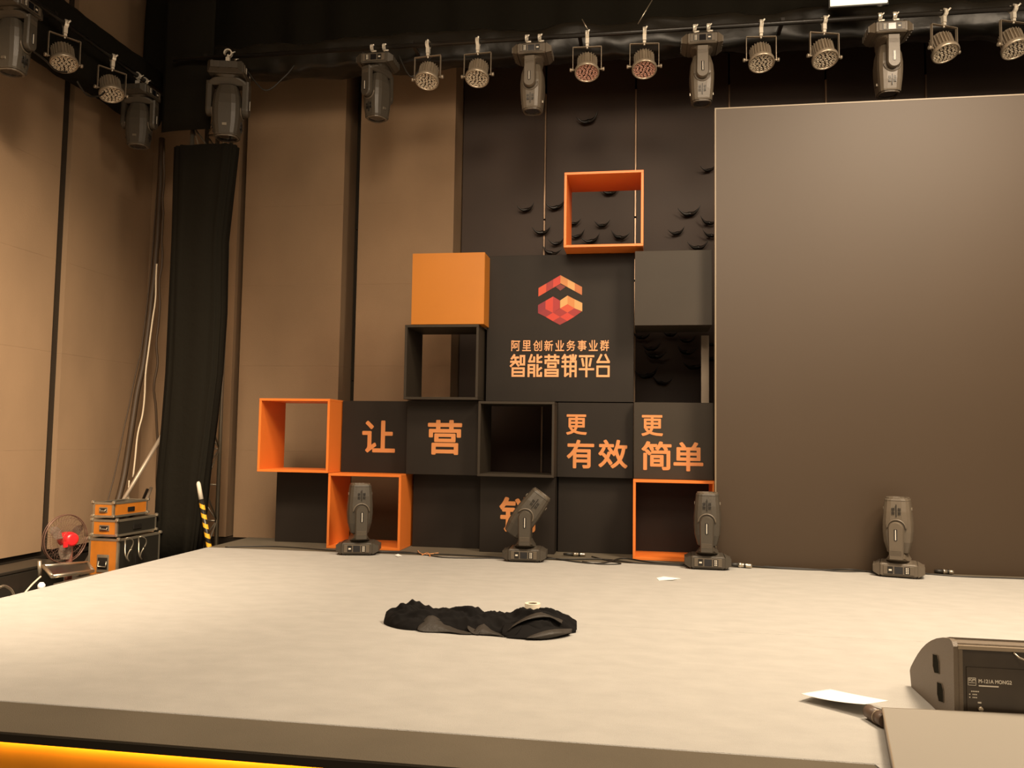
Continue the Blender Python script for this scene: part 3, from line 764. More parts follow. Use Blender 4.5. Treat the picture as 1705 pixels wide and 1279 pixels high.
# ---------------- lighting tower, off the stage's left edge
tw = thing('truss_tower', 'silver truss tower standing off the left edge of the stage', 'truss', (-0.98, 0.55, FZ))
TWX, TWY = 0.16, 0.16
for sx in (-1, 1):
    for sy in (-1, 1):
        q = MB(); q.tube([(sx * TWX, sy * TWY, 0.03), (sx * TWX, sy * TWY, 5.72)], 0.025, 10); q.build('chord', 'truss', tw)
for sy in (-1, 1):
    q = MB(); k = 0; z = 0.15
    while z < 5.3:
        a = -1 if k % 2 == 0 else 1
        q.tube([(a * TWX, sy * TWY, z), (-a * TWX, sy * TWY, z + 0.42)], 0.010, 6); z += 0.42; k += 1
        q.tube([(-TWX, sy * TWY, z), (TWX, sy * TWY, z)], 0.010, 6)
    q.build('bracing', 'truss', tw)
for sx in (-1, 1):
    q = MB(); k = 0; z = 0.15
    while z < 5.3:
        a = -1 if k % 2 == 0 else 1
        q.tube([(sx * TWX, a * TWY, z), (sx * TWX, -a * TWY, z + 0.42)], 0.010, 6); z += 0.42; k += 1
    q.build('bracing', 'truss', tw)
simple(-0.28, 0.28, -0.28, 0.28, 0.0, 0.03, 'base_plate', 'truss', tw)
# black drape over the tower: a leaning column of cloth, wider above
q = MB(); rings = []
prof = [(925, 252, 318, 0.30), (870, 255, 326, 0.30), (800, 258, 336, 0.30), (700, 268, 350, 0.30), (620, 274, 360, 0.30), (520, 279, 365, 0.30), (400, 283, 367, 0.30), (300, 286, 377, 0.30), (238, 290, 385, 0.30)]
LV = [(-1.263, 0.100, -0.229), (-1.247, 0.100, 0.198), (-1.247, 0.100, 0.660), (-1.213, 0.100, 1.326), (-1.194, 0.100, 1.863), (-1.188, 0.100, 2.539), (-1.196, 0.100, 3.359), (-1.205, 0.100, 4.050), (-1.202, 0.100, 4.467)]
RV = [(-0.750, 0.100, -0.210), (-0.711, 0.100, 0.214), (-0.681, 0.100, 0.673), (-0.616, 0.100, 1.333), (-0.567, 0.100, 1.864), (-0.552, 0.100, 2.533), (-0.570, 0.100, 3.345), (-0.511, 0.100, 4.026), (-0.470, 0.100, 4.437)]
for (a, b_) in zip(LV, RV):
    z = (a[2] + b_[2]) / 2; ring = []; N = 44
    for k in range(N):
        an = 2 * PI * k / N
        ca, sa = math.cos(an), math.sin(an)
        u = math.copysign(abs(ca) ** 0.45, ca); v = math.copysign(abs(sa) ** 0.45, sa)
        f = 0.014 * math.sin(an * 13 + z * 0.6) + 0.012 * noise.noise(Vector((an * 2, z * 1.5, 0)))
        ring.append(((a[0] + b_[0]) / 2 + u * ((b_[0] - a[0]) / 2 + f), 0.10 + 0.10 + v * (0.10 + f), z))
    rings.append(ring)
q.loft(rings, smooth=True)
tag(q.build('tower_drape', 'cloth'), 'tall black cloth hanging like a column in front of the truss tower', 'drape')
# striped barrier pole
def pole_dir(a, b, r, name, m, parent=None, seg=10):
    a, b = Vector(a), Vector(b)
    if b.z > a.z and a.z - FZ > 0.01 and name == 'brace_pole': a = a + (a - b) * ((a.z - FZ - r) / (b.z - a.z))
    q = MB(); q.tube([a, b], r, seg); return q.build(name, m, parent)
A_, B_ = Vector((-0.535, 0.030, -0.031)), Vector((-0.691, 0.030, 0.663))
A_ = A_ + (A_ - B_) * ((A_.z - FZ) / (B_.z - A_.z))
hp = thing('hazard_pole', 'yellow and black striped pole with white tip at the back left stage corner', 'pole', A_)
d = B_ - A_
q = MB(); q.tube([Vector((0, 0, 0)), d * 0.82], 0.026, 12); body = q.build('pole', 'fixture_dark', hp)
for k in range(8):
    q = MB(); f0 = 0.05 + k * 0.097
    rings = []
    t_ = d.normalized(); aa = t_.cross(Vector((0, 1, 0))).normalized(); bb = t_.cross(aa)
    for ww in (0.0, 0.048):
        ring = []
        for j in range(12):
            an = 2 * PI * j / 12
            off = 0.022 * math.cos(an) * (1 if k % 1 == 0 else -1)
            ring.append(d * (f0 + ww) + t_ * off + (aa * math.cos(an) + bb * math.sin(an)) * 0.0275)
        rings.append(ring)
    q.loft(rings, cap=False, smooth=True); q.build('stripe', 'hazard_y', hp)
q = MB(); q.tube([d * 0.82, d * 0.98, d * 1.0], [0.026, 0.022, 0.012], 12); q.build('tip', 'hazard_w', hp)
# lean bracing poles, stray pipes
c = pole_dir((-1.900, -0.032, -0.169), (-1.300, 0.288, 1.159), 0.022, 'brace_pole', 'pipe'); tag(c, 'long pale pole slanting behind the orange cases up to the black drape', 'pole')
c = pole_dir((-1.620, 0.384, 0.173), (-1.620, 0.627, 0.542), 0.018, 'brace_pole', 'pipe'); tag(c, 'short pale pole slanting behind the top orange case', 'pole')
c = pole_dir((-1.680, 0.397, 0.143), (-1.680, 0.651, 0.519), 0.020, 'brace_pole', 'fixture_dark'); tag(c, 'short dark pole slanting beside the short pale pole', 'pole')
# cable runs down from the corner
lead('cable_bundle', [(-1.900, 0.979, 4.889), (-1.900, 0.971, 3.584), (-1.900, 0.845, 2.363), (-1.900, 0.637, 1.402), (-1.900, 0.497, 0.627), (-1.900, 0.244, 0.029), (-1.900, 0.073, -0.216)], 0.035, 'brown_cable', 'thick brown cable bundle sweeping down the left corner of the room', amp=0.01)
lead('black_cable', [(-1.950, 1.037, 4.834), (-1.950, 0.960, 3.583), (-1.950, 0.836, 2.362), (-1.950, 0.595, 1.401), (-1.950, 0.380, 0.631), (-1.950, 0.204, 0.099), (-1.950, 0.038, -0.180)], 0.008, 'brown_cable', 'thin brown cable left of the thick bundle', amp=0.01)
lead('black_cable', [(-1.700, 0.696, 4.702), (-1.700, 0.758, 3.529), (-1.700, 0.744, 2.350), (-1.700, 0.737, 1.768), (-1.700, 0.840, 1.048), (-1.700, 0.926, -0.112), (-1.700, 0.972, -0.728)], 0.014, 'brown_cable', 'wavy brown cable hanging right of the bundle', amp=0.03)
lead('white_cable', [(-1.650, 0.589, 3.196), (-1.650, 0.584, 2.761), (-1.650, 0.480, 2.034), (-1.650, 0.439, 1.469), (-1.650, 0.366, 1.189), (-1.650, 0.301, 0.676)], 0.010, 'white_cable', 'thin white cable hanging loose in the left corner', amp=0.01)
lead('white_cable', [(-1.600, 0.161, 0.649), (-1.600, 0.150, 0.349), (-1.600, 0.128, 0.198)], 0.008, 'white_cable', 'short white cable end reaching the top orange case', amp=0.0)

# ---------------- flight cases
def flight_case(loc, w, d, h, rz, label, side='case_orange', long_m='case_black', legs=False):
    t = thing('flight_case', label, 'case', loc, rz, 'stack of orange and black flight cases')
    e = 0.022
    simple(e * .4, w - e * .4, e * .4, d - e * .4, e * .4, h - e * .4, 'body', 'case_black', t)
    for y in (0.003, d - 0.009):
        simple(e, w - e, y, y + 0.006, e, h - e, 'end_panel', side, t)
    for x in (0.003, w - 0.009):
        simple(x, x + 0.006, e, d - e, e, h - e, 'side_panel', long_m, t)
    q = MB()
    for z in (0, h - e):
        for y in (0, d - e): q.box(0, w, y, y + e, z, z + e)
        for x in (0, w - e): q.box(x, x + e, e, d - e, z, z + e)
    for x in (0, w - e):
        for y in (0, d - e): q.box(x, x + e, y, y + e, e, h - e)
    q.build('edging', 'alu', t)
    for x in (0, w):
        for y in (0, d):
            for z in (0, h):
                q = MB(); q.bbox(x - 0.018, x + 0.018, y - 0.018, y + 0.018, max(z - 0.018, 0.0), z + 0.018 if z else 0.03, 0.008); q.build('corner_cap', 'silver', t)
    # recessed handle with bail on the visible end and side
    q = MB(); q.bbox(w * 0.3, w * 0.7, -0.004, 0.004, h * 0.32, h * 0.68, 0.003); hd = q.build('handle_plate', 'alu', t)
    q = MB(); q.box(w * 0.34, w * 0.66, -0.0055, -0.004, h * 0.38, h * 0.62); q.build('recess', 'fixture_dark', hd)
    q = MB(); q.tube([(w * 0.37, -0.006, h * 0.55), (w * 0.37, -0.016, h * 0.44), (w * 0.63, -0.016, h * 0.44), (w * 0.63, -0.006, h * 0.55)], 0.006, 6); q.build('handle', 'alu', hd)
    q = MB(); q.bbox(w - 0.002, w + 0.006, d * 0.40, d * 0.60, h * 0.30, h * 0.60, 0.003); q.build('latch', 'fixture_dark', t)
    return t
CZ = FZ
cc = (-1.150, -0.795, -0.186)
c3 = flight_case((-1.50, -0.62, CZ), 0.34, 0.70, 0.50, yawto(-2), 'largest orange ended flight case at the bottom of the stack')
c2 = flight_case((-1.49, -0.60, CZ + 0.52), 0.29, 0.66, 0.17, yawto(-2), 'middle flight case of the stack with an orange end')
c1 = flight_case((-1.50, -0.58, CZ + 0.71), 0.24, 0.56, 0.155, yawto(-2), 'smallest flight case on top of the stack, orange on its long side', long_m='case_orange')
# gear hanging at the side of the stack
for k, (a, b_, lab) in enumerate((((-1.080, -0.655, 0.065), (-1.080, -0.494, -0.076), 'grey looped cable hanging on the side of the case stack'), ((-1.080, -0.443, 0.071), (-1.080, -0.305, -0.102), 'second grey looped cable at the rear of the case stack'))):
    a, b_ = Vector(a), Vector(b_); m_ = (a + b_) / 2
    pts = [m_ + Vector((0.02 * math.sin(2 * t_), 0.05 * math.cos(t_) + 0.02 * math.sin(3 * t_), 0.12 * math.sin(t_))) for t_ in [2 * PI * i / 16 for i in range(17)]]
    lead('looped_cable', pts, 0.007, 'alu', lab, n=3, amp=0.02)
lead('coiled_cable', [Vector((-1.400, 0.049, 0.310)) + Vector((0.02 * math.cos(3 * t_), 0.12 * math.cos(t_), 0.05 * math.sin(t_))) for t_ in [4 * PI * i / 24 for i in range(25)]], 0.012, 'cable', 'black coiled cable lying on the top flight case', n=2)

# open case with lifted lid
oc = thing('open_case', 'open silver edged case with its lid raised beside the fan', 'case', (-1.25, -1.62, FZ), yawto(0))
def cw_(p): return (p[0] + 1.25, p[1] + 1.62, p[2] - FZ)
a1, a2, a3, a4 = [Vector(cw_(p)) for p in ((-1.450, -1.329, -0.077), (-1.450, -0.693, -0.135), (-1.200, -0.955, -0.169), (-1.200, -1.526, -0.130))]
def frame_bar(q, a, b, r): q.tube([a, b], r, 6)
q = MB(); nrm = (a2 - a1).cross(a4 - a1).normalized() * 0.008
q.loft([[a1, a2, a3, a4], [a1 + nrm, a2 + nrm, a3 + nrm, a4 + nrm]]); q.build('lid_panel', 'case_black', oc)
for (u_, v_) in ((a1, a2), (a2, a3), (a3, a4), (a4, a1)):
    q = MB(); frame_bar(q, u_, v_, 0.019); q.build('lid_edge', 'silver', oc)
bx0, bx1, by0, by1 = 0.05, 0.38, a4[1] + 0.02, a3[1] + 0.05
zt = min(a3[2], a4[2]) - 0.03
simple(bx0, bx1, by0, by1, 0.0, zt - 0.03, 'case_body', 'case_black', oc)
q = MB()
for (x0, x1, y0, y1) in ((bx0, bx1, by0, by0 + 0.025), (bx0, bx1, by1 - 0.025, by1), (bx0, bx0 + 0.025, by0 + 0.025, by1 - 0.025), (bx1 - 0.025, bx1, by0 + 0.025, by1 - 0.025)): q.box(x0, x1, y0, y1, zt - 0.03, zt)
q.build('rim', 'silver', oc)
for sy in (by0 + 0.05, by1 - 0.05):
    q = MB(); q.box(bx1 - 0.002, bx1 + 0.008, sy - 0.02, sy + 0.02, zt - 0.09, zt - 0.04); q.build('latch', 'silver', oc)

# ---------------- fan
fc = Vector((-1.550, -0.900, 0.126))
fan = thing('electric_fan', 'round electric fan with bright red hub beside the flight cases', 'fan', (fc.x, fc.y, FZ))
fz = fc.z - FZ
FM = Matrix.Translation((0, 0, fz)) @ Matrix.Rotation(math.radians(74), 4, 'Z') @ Matrix.Rotation(PI / 2, 4, 'X')
FR = 0.235
def ringpts(r, z, n=36): return [FM @ Vector((r * math.cos(2 * PI * k / n), r * math.sin(2 * PI * k / n), z)) for k in range(n + 1)]
q = MB()
q.tube(ringpts(FR, 0.0), 0.006, 6); q.tube(ringpts(FR, -0.03), 0.004, 5)
for r_, z_ in ((0.20, 0.04), (0.14, 0.055), (0.08, 0.06)): q.tube(ringpts(r_, z_), 0.0018, 4)
for k in range(40):
    a = 2 * PI * k / 40
    for sg in (1, -1):
        q.tube([FM @ Vector((r_ * math.cos(a), r_ * math.sin(a), z_ * sg)) for r_, z_ in ((FR, 0.0), (0.20, 0.04), (0.13, 0.057), (0.04, 0.062))], 0.0012, 3)
g_ = q.build('guard', 'fan_ring', fan)
for k in range(3):
    q = MB(); a0 = 2 * PI * k / 3 + 0.5; rings = []
    for i in range(7):
        r_ = 0.05 + 0.155 * i / 6; w_ = 0.16 + 0.34 * math.sin(PI * min(1, (i + 1) / 6.5))
        rings.append([FM @ Vector((r_ * math.cos(a0 + s * w_), r_ * math.sin(a0 + s * w_), 0.018 * s + o_)) for s, o_ in ((-1, -0.002), (0, -0.002), (1, -0.002), (1, 0.002), (0, 0.002), (-1, 0.002))])
    q.loft(rings, smooth=False); q.build('blade', 'fan_blade', fan)
q = MB(); q.disc_lathe([(0.035, -0.10), (0.068, -0.08), (0.075, -0.02), (0.075, 0.02), (0.062, 0.066), (0.04, 0.07)], FM @ Matrix.Translation((0.03, -0.01, 0.0)), 20); q.build('hub', 'red', fan)
q = MB(); q.box(-0.075, -0.035, -0.075, -0.02, 0.062, 0.075, mx=FM); q.build('hub_tab', 'red', fan)
q = MB(); q.tube([(0, 0.06, 0.05), (0, 0.06, fz - 0.10), (0, 0.09, fz)], [0.035, 0.028, 0.03], 12); q.build('stem', 'fan_pink', fan)
q = MB(); q.disc_lathe([(0.15, 0.0), (0.15, 0.02), (0.10, 0.045), (0.04, 0.055)], Matrix.Translation((0, 0.06, 0)), 24); q.build('base', 'fan_pink', fan)

# low dark clutter by the left wall: trunks and a looped tube, seen past the stage edge
t = thing('equipment_trunk', 'long low dark trunk lying against the foot of the left wall', 'trunk', (-2.20, -3.2, FZ))
simple(0, 0.35, 0, 2.7, 0, 0.22, 'body', 'case_black', t, 0.01); simple(-0.005, 0.355, -0.005, 2.705, 0.22, 0.25, 'lid', 'case_black', t, 0.006)
t = thing('equipment_trunk', 'dark trunk on the floor near the fan', 'trunk', (-1.80, -2.9, FZ))
simple(0, 0.3, 0, 0.9, 0, 0.16, 'body', 'case_black', t, 0.01); simple(-0.005, 0.305, -0.005, 0.905, 0.16, 0.18, 'lid', 'case_black', t, 0.006)
lead('metal_loop', [(-1.000, -2.386, -0.071), (-1.000, -2.335, -0.070), (-1.000, -2.267, -0.111), (-1.000, -2.230, -0.166), (-1.000, -2.220, -0.221)], 0.011, 'silver', 'bent metal tube at the left picture edge below the wall', 'tube')
lead('white_cable', [(-1.100, -1.800, -0.083), (-1.100, -1.891, -0.130), (-1.100, -1.952, -0.170), (-1.100, -2.005, -0.211)], 0.008, 'white_cable', 'thin white cable running down from the open case', n=4)
q = MB(); p = (-0.900, -2.042, -0.116); q.disc_lathe([(0.012, -0.03), (0.028, -0.02), (0.03, 0.01), (0.015, 0.03)], Matrix.Translation(p), 12)
q.tube([(p[0], p[1], p[2] - 0.03), (p[0], p[1], FZ)], 0.008, 6)
tag(q.build('marker_ball', 'paper'), 'small white ball on a thin post beyond the left edge of the stage', 'ball')
c = pole_dir((-1.600, -1.179, -0.213), (-1.600, -1.190, -0.053), 0.018, 'short_post', 'alu'); tag(c, 'short grey post standing left of the open case', 'post')

# ================================================================== ON THE STAGE
# cables along the foot of the display
CG = 'black cables lying along the back of the stage'
def floor_cable(pts, r, label, amp=0.02, m='cable'):
    pts = [(p[0], p[1], r + 0.0005) for p in pts]
    return lead('floor_cable', pts, r, m, label, amp=amp, n=10, group=CG)
floor_cable([(-0.211, -0.227, 0.000), (0.269, -0.043, 0.000), (0.988, -0.183, 0.000), (1.500, -0.181, 0.000), (2.246, -0.158, 0.000), (2.762, -0.235, 0.000)], 0.006, 'thin black cable on the floor from the left corner to the tilted light', 0.01)
floor_cable([(1.399, -0.163, 0.000), (1.735, -0.117, 0.000), (2.169, -0.352, 0.000), (2.769, -0.276, 0.000)], 0.006, 'second thin black cable running to the tilted light', 0.03)
floor_cable([(3.116, -0.054, -0.000), (3.470, -0.334, 0.000), (3.701, -0.352, 0.000), (3.920, 0.033, 0.000), (4.185, -0.145, 0.000), (4.507, -0.218, 0.000)], 0.007, 'black cable tangled right of the tilted light', 0.05)
floor_cable([(3.131, -0.179, -0.000), (3.396, -0.150, 0.000), (3.747, -0.098, 0.000), (4.098, -0.247, 0.000), (4.502, -0.334, 0.000)], 0.007, 'black cable reaching the right orange floor cube', 0.06)
floor_cable([(3.589, 0.073, 0.000), (3.749, -0.138, 0.000), (3.900, -0.339, 0.000), (3.705, -0.429, 0.000), (3.524, -0.280, 0.000)], 0.006, 'black cable loop between two of the floor lights', 0.03)
floor_cable([(4.926, -0.108, 0.000), (5.325, -0.232, 0.000), (5.701, -0.245, 0.000), (6.040, -0.157, 0.000), (6.227, -0.356, 0.000)], 0.007, 'black cable at the foot of the big screen', 0.02)
floor_cable([(5.147, -0.127, 0.000), (5.602, -0.197, 0.000), (5.901, -0.300, 0.000), (6.276, -0.168, 0.000)], 0.006, 'second black cable at the foot of the big screen', 0.03)
floor_cable([(6.633, -0.218, 0.000), (6.928, -0.312, 0.000), (7.452, -0.311, 0.000), (7.910, -0.324, 0.000)], 0.006, 'black cable leaving to the right along the screen foot', 0.01)
def connector(a, b, label, r=0.020):
    a, b = Vector(a), Vector(b); a.z = b.z = r + 0.0008; d = b - a
    t = thing('cable_connector', label, 'connector', a)
    q = MB(); q.tube([Vector((0, 0, 0)), d * 0.45], [r * 0.6, r * 0.9], 10); q.build('boot', 'cable', t)
    q = MB(); q.tube([d * 0.45, d * 0.55, d * 0.56, d * 0.9, d], [r, r, r * 0.85, r * 0.85, r * 0.7], 12); q.build('shell', 'silver', t)
    q = MB(); q.tube([d * 0.68, d * 0.76], [r * 0.98, r * 0.98], 12); q.build('locking_ring', 'fixture_dark', t)
    return t
connector((3.302, 0.084, 0.000), (3.527, 0.100, 0.000), 'black and silver cable connector lying behind the cable tangle')
connector((4.897, -0.231, 0.000), (5.111, -0.288, 0.000), 'black and silver cable connector by the left foot of the screen', 0.024)
connector((6.758, -0.151, 0.000), (6.913, -0.181, 0.000), 'silver cable connector right of the light at the screen', 0.022)
# scraps
def scrap(pts, label, m='paper', h=0.004):
    q = MB(); c = [Vector(p) for p in pts]
    for v in c: v.z = 0
    q.loft([[v + Vector((0, 0, z + (0.006 if i % 2 else 0))) for i, v in enumerate(c)] for z in (0.0005, h)])
    return tag(q.build('paper_scrap', m), label, 'scrap')
scrap([(4.218, -1.064, 0.000), (4.280, -1.016, 0.000), (4.422, -1.044, 0.000), (4.352, -1.155, 0.000), (4.236, -1.184, 0.000)], 'small white paper scrap on the carpet before the right floor cube')
scrap([(1.651, -0.320, 0.000), (1.673, -0.270, 0.000), (1.732, -0.341, 0.000), (1.716, -0.432, 0.000)], 'tiny white scrap right of the leftmost floor light')
lead('wire_scrap', [(1.800, 0.011, 0.010), (1.866, -0.157, 0.010), (1.941, -0.227, 0.010), (2.047, -0.107, 0.010)], 0.005, 'letter2', 'short red and white wire scrap behind the cables', 'wire')
lead('wire_scrap', [(1.919, -0.262, 0.008), (1.938, -0.122, 0.008), (2.016, -0.323, 0.008)], 0.006, 'letter', 'tiny orange wire end by the red and white scrap', 'wire')

# ---------------- the heap of black cloth
hp_ = thing('cloth_heap', 'long crumpled heap of black cloth with grey satin lining on the white carpet', 'cloth', (3.08, -3.2, 0.0))
X0, X1 = -0.60, 0.62
def hw_front(t): return 0.13 + 0.09 * math.sin(t * PI) + 0.05 * math.sin(t * 9.0) + (0.06 if t > 0.75 else 0)
q = MB(); NXh, NYh = 170, 60; grid = []
for i in range(NXh + 1):
    t = i / NXh; x = X0 + (X1 - X0) * t
    e = min(1, 5.5 * t + 0.08, 4.5 * (1 - t) + 0.08); e = math.sqrt(max(0, 1 - (1 - min(1, e)) ** 2))
    fy = (-0.15 - 0.055 * math.sin(3.3 * t + 0.2) - 0.07 * math.exp(-((t - 0.84) / 0.10) ** 2) - 0.02 * math.sin(11 * t)) * e
    by = (0.05 + 0.02 * math.sin(7 * t) + 0.03 * math.exp(-((t - 0.12) / 0.08) ** 2)) * e
    row = []
    for j in range(NYh + 1):
        s = j / NYh; y = fy + (by - fy) * s
        env = max(0, 1 - abs(2 * s - 1) ** 4) ** 0.55
        top = (0.112 + 0.010 * math.exp(-((t - 0.12) / 0.09) ** 2) + 0.02 * math.exp(-((t - 0.74) / 0.05) ** 2) + 0.022 * math.exp(-((t - 0.86) / 0.09) ** 2) + 0.012 * math.sin(t * 17)) * (0.35 + 0.65 * e)
        if s < 0.6: top *= 0.5 + 0.5 * (s / 0.6)
        f = noise.noise(Vector((x * 6 + y * 9, y * 16, 1.2)))
        rid = 1 - abs(2 * noise.noise(Vector((x * 5.5 - y * 7, y * 14, 4.0))))
        fine = 1 - abs(2 * noise.noise(Vector((x * 14 + y * 10, y * 30, 9.0))))
        z = env * top * (0.86 + 0.28 * f + 0.30 * (rid - 0.5) + 0.13 * (fine - 0.5))
        row.append((x, y, max(0.002, z)))
    grid.append(row)
vs = [[q.bm.verts.new(p) for p in r] for r in grid]
for i in range(NXh):
    for j in range(NYh):
        fcc = q.bm.faces.new((vs[i][j], vs[i + 1][j], vs[i + 1][j + 1], vs[i][j + 1])); fcc.smooth = True
q.build('black_cloth', 'heap', hp_)
# satin lining turned outwards along the near side: folded sheets lying on the heap's front
def lining(points, seed, name='lining'):
    """points: list of (base xy, top xyz) pairs -> a small folded sheet"""
    q = MB(); rows = []
    n = len(points)
    for i, (b0, t0) in enumerate(points):
        b0, t0 = Vector(b0), Vector(t0); r = []
        for k in range(9):
            s = k / 8; v = b0.lerp(t0, s)
            v += Vector((0.006 * math.sin(i * 1.9 + s * 4 + seed), -0.022 * math.sin(s * PI) + 0.010 * math.sin(i * 2.4 + seed), 0.008 * math.sin(i * 2.1 + s * 3 + seed)))
            v.z = max(v.z, 0.006); r.append(v)
        rows.append(r)
    q.loft(rows, cap=False, smooth=True, close=False)
    o = q.build(name, 'lining', hp_)
    md = o.modifiers.new('thick', 'SOLIDIFY'); md.thickness = 0.004
    ms = o.modifiers.new('smooth', 'SUBSURF'); ms.levels = 1; ms.render_levels = 1
    return o
lining([((-0.52, -0.11, 0.004), (-0.52, -0.04, 0.055)), ((-0.46, -0.17, 0.004), (-0.46, -0.07, 0.035)), ((-0.38, -0.20, 0.004), (-0.40, -0.12, 0.02)), ((-0.32, -0.20, 0.004), (-0.34, -0.14, 0.016))], 0.3)
lining([((-0.345, -0.235, 0.004), (-0.33, -0.13, 0.05)), ((-0.29, -0.245, 0.004), (-0.30, -0.10, 0.085)), ((-0.21, -0.24, 0.004), (-0.25, -0.11, 0.075)), ((-0.13, -0.245, 0.004), (-0.17, -0.15, 0.045)), ((-0.05, -0.25, 0.004), (-0.09, -0.20, 0.016)), ((0.02, -0.245, 0.004), (0.0, -0.22, 0.008))], 1.7)
lining([((0.01, -0.24, 0.004), (0.03, -0.15, 0.045)), ((0.07, -0.24, 0.004), (0.065, -0.14, 0.055)), ((0.13, -0.25, 0.004), (0.11, -0.19, 0.02)), ((0.22, -0.25, 0.004), (0.20, -0.21, 0.010))], 2.9)
lining([((0.22, -0.27, 0.005), (0.27, -0.16, 0.055)), ((0.28, -0.29, 0.005), (0.32, -0.13, 0.095)), ((0.36, -0.30, 0.005), (0.38, -0.12, 0.112)), ((0.45, -0.28, 0.005), (0.45, -0.10, 0.095)), ((0.54, -0.22, 0.005), (0.51, -0.05, 0.07)), ((0.60, -0.11, 0.005), (0.56, 0.0, 0.045))], 4.1).data.materials[0] = M['heap']
lining([((0.225, -0.235, 0.040), (0.24, -0.20, 0.052)), ((0.27, -0.222, 0.062), (0.295, -0.16, 0.092)), ((0.33, -0.200, 0.098), (0.35, -0.14, 0.125)), ((0.40, -0.175, 0.112), (0.41, -0.12, 0.132)), ((0.47, -0.150, 0.105), (0.465, -0.10, 0.122)), ((0.53, -0.125, 0.080), (0.51, -0.08, 0.100)), ((0.55, -0.115, 0.068), (0.54, -0.09, 0.075))], 5.0)
lining([((0.34, -0.295, 0.012), (0.35, -0.285, 0.020)), ((0.44, -0.278, 0.014), (0.44, -0.250, 0.044)), ((0.52, -0.240, 0.014), (0.51, -0.205, 0.052)), ((0.585, -0.165, 0.016), (0.56, -0.14, 0.048)), ((0.61, -0.10, 0.02), (0.60, -0.09, 0.03))], 2.2)
lining([((-0.02, -0.235, 0.012), (-0.03, -0.17, 0.050)), ((0.02, -0.245, 0.004), (0.02, -0.19, 0.022)), ((0.06, -0.24, 0.004), (0.05, -0.20, 0.03))], 0.8)
lining([((0.18, -0.255, 0.004), (0.19, -0.17, 0.06)), ((0.24, -0.27, 0.004), (0.26, -0.17, 0.075)), ((0.27, -0.275, 0.004), (0.31, -0.20, 0.06))], 1.1).data.materials[0] = M['heap']
# roll of tape behind it
tp = (3.348, -2.548, 0.000)
t = thing('tape_roll', 'small roll of white tape standing behind the black cloth heap', 'tape', (3.385, -2.90, 0.0))
q = MB(); q.disc_lathe([(0.030, 0.001), (0.052, 0.001), (0.052, 0.10), (0.030, 0.10), (0.030, 0.001)], Matrix.Identity(4), 28, smooth=False, cap=False); q.build('tape', 'hazard_w', t)
q = MB(); q.disc_lathe([(0.026, 0.002), (0.0295, 0.002), (0.0295, 0.098), (0.026, 0.098), (0.026, 0.002)], Matrix.Identity(4), 28, smooth=False, cap=False); q.build('core', 'pipe', t)

# ---------------- curled paper at the right
q = MB(); rows = []
pa, pb, pc, pd = [Vector(p) for p in ((4.824, -4.367, 0.035), (4.991, -4.185, 0.020), (5.190, -4.421, 0.050), (5.059, -4.550, 0.060))]
for i in range(13):
    u = i / 12; r = []
    for j in range(7):
        v = j / 6
        P_ = (pa.lerp(pd, u)).lerp(pb.lerp(pc, u), v)
        P_.z = 0.012 + 0.045 * u ** 1.2 * (1 - 0.35 * v) + 0.022 * (1 - u) ** 2 * (1 - v)
        r.append(P_)
    rows.append(r)
q.loft(rows, cap=False, smooth=True, close=False)
o = q.build('paper_sheet', 'paper'); md = o.modifiers.new('thick', 'SOLIDIFY'); md.thickness = 0.0015
tag(o, 'white sheet of paper curling up off the carpet at the lower right', 'paper')

# ---------------- stage monitor wedge
WX, WY = 5.405, -4.60
WW, WD = 0.70, 0.60
mon = thing('stage_monitor', 'brown grey wedge shaped stage monitor with white print on its back', 'speaker', (WX, WY, 0.0))
prof = [(0.0, 0.002), (0.0, 0.335), (0.018, 0.352), (0.045, 0.357)]
for k in range(1, 9):
    a = k / 8; prof.append((0.045 + (WD - 0.06) * a + 0.035 * math.sin(a * PI), 0.357 - 0.262 * a ** 1.25 + 0.015 * math.sin(a * PI)))
prof += [(WD, 0.075), (WD - 0.02, 0.002)]
q = MB()
q.loft([[(0.0, y, z) for y, z in prof], [(0.02, y, z) for y, z in prof]]); ck = q.build('cheek', 'wedge', mon)
q = MB(); q.loft([[(WW - 0.02, y, z) for y, z in prof], [(WW, y, z) for y, z in prof]]); q.build('cheek', 'wedge', mon)
ins = [(max(0.012, min(y, WD - 0.012)) , min(z, z * 0.985)) for y, z in prof]
q = MB(); q.loft([[(0.02, y, z) for y, z in ins], [(WW - 0.02, y, z) for y, z in ins]]); q.build('cabinet', 'wedge', mon)
simple(0.035, WW - 0.035, 0.004, 0.012, 0.03, 0.325, 'rear_panel', 'wedge_back', mon)
simple(0.018, WW - 0.018, -0.003, 0.02, 0.325, 0.340, 'top_lip', 'grille_frame', mon)
simple(0.020, 0.035, -0.002, 0.012, 0.01, 0.325, 'side_lip', 'wedge', mon)
simple(0.050, WW - 0.05, -0.001, 0.0045, 0.03, 0.252, 'control_plate', 'wedge_back', mon)
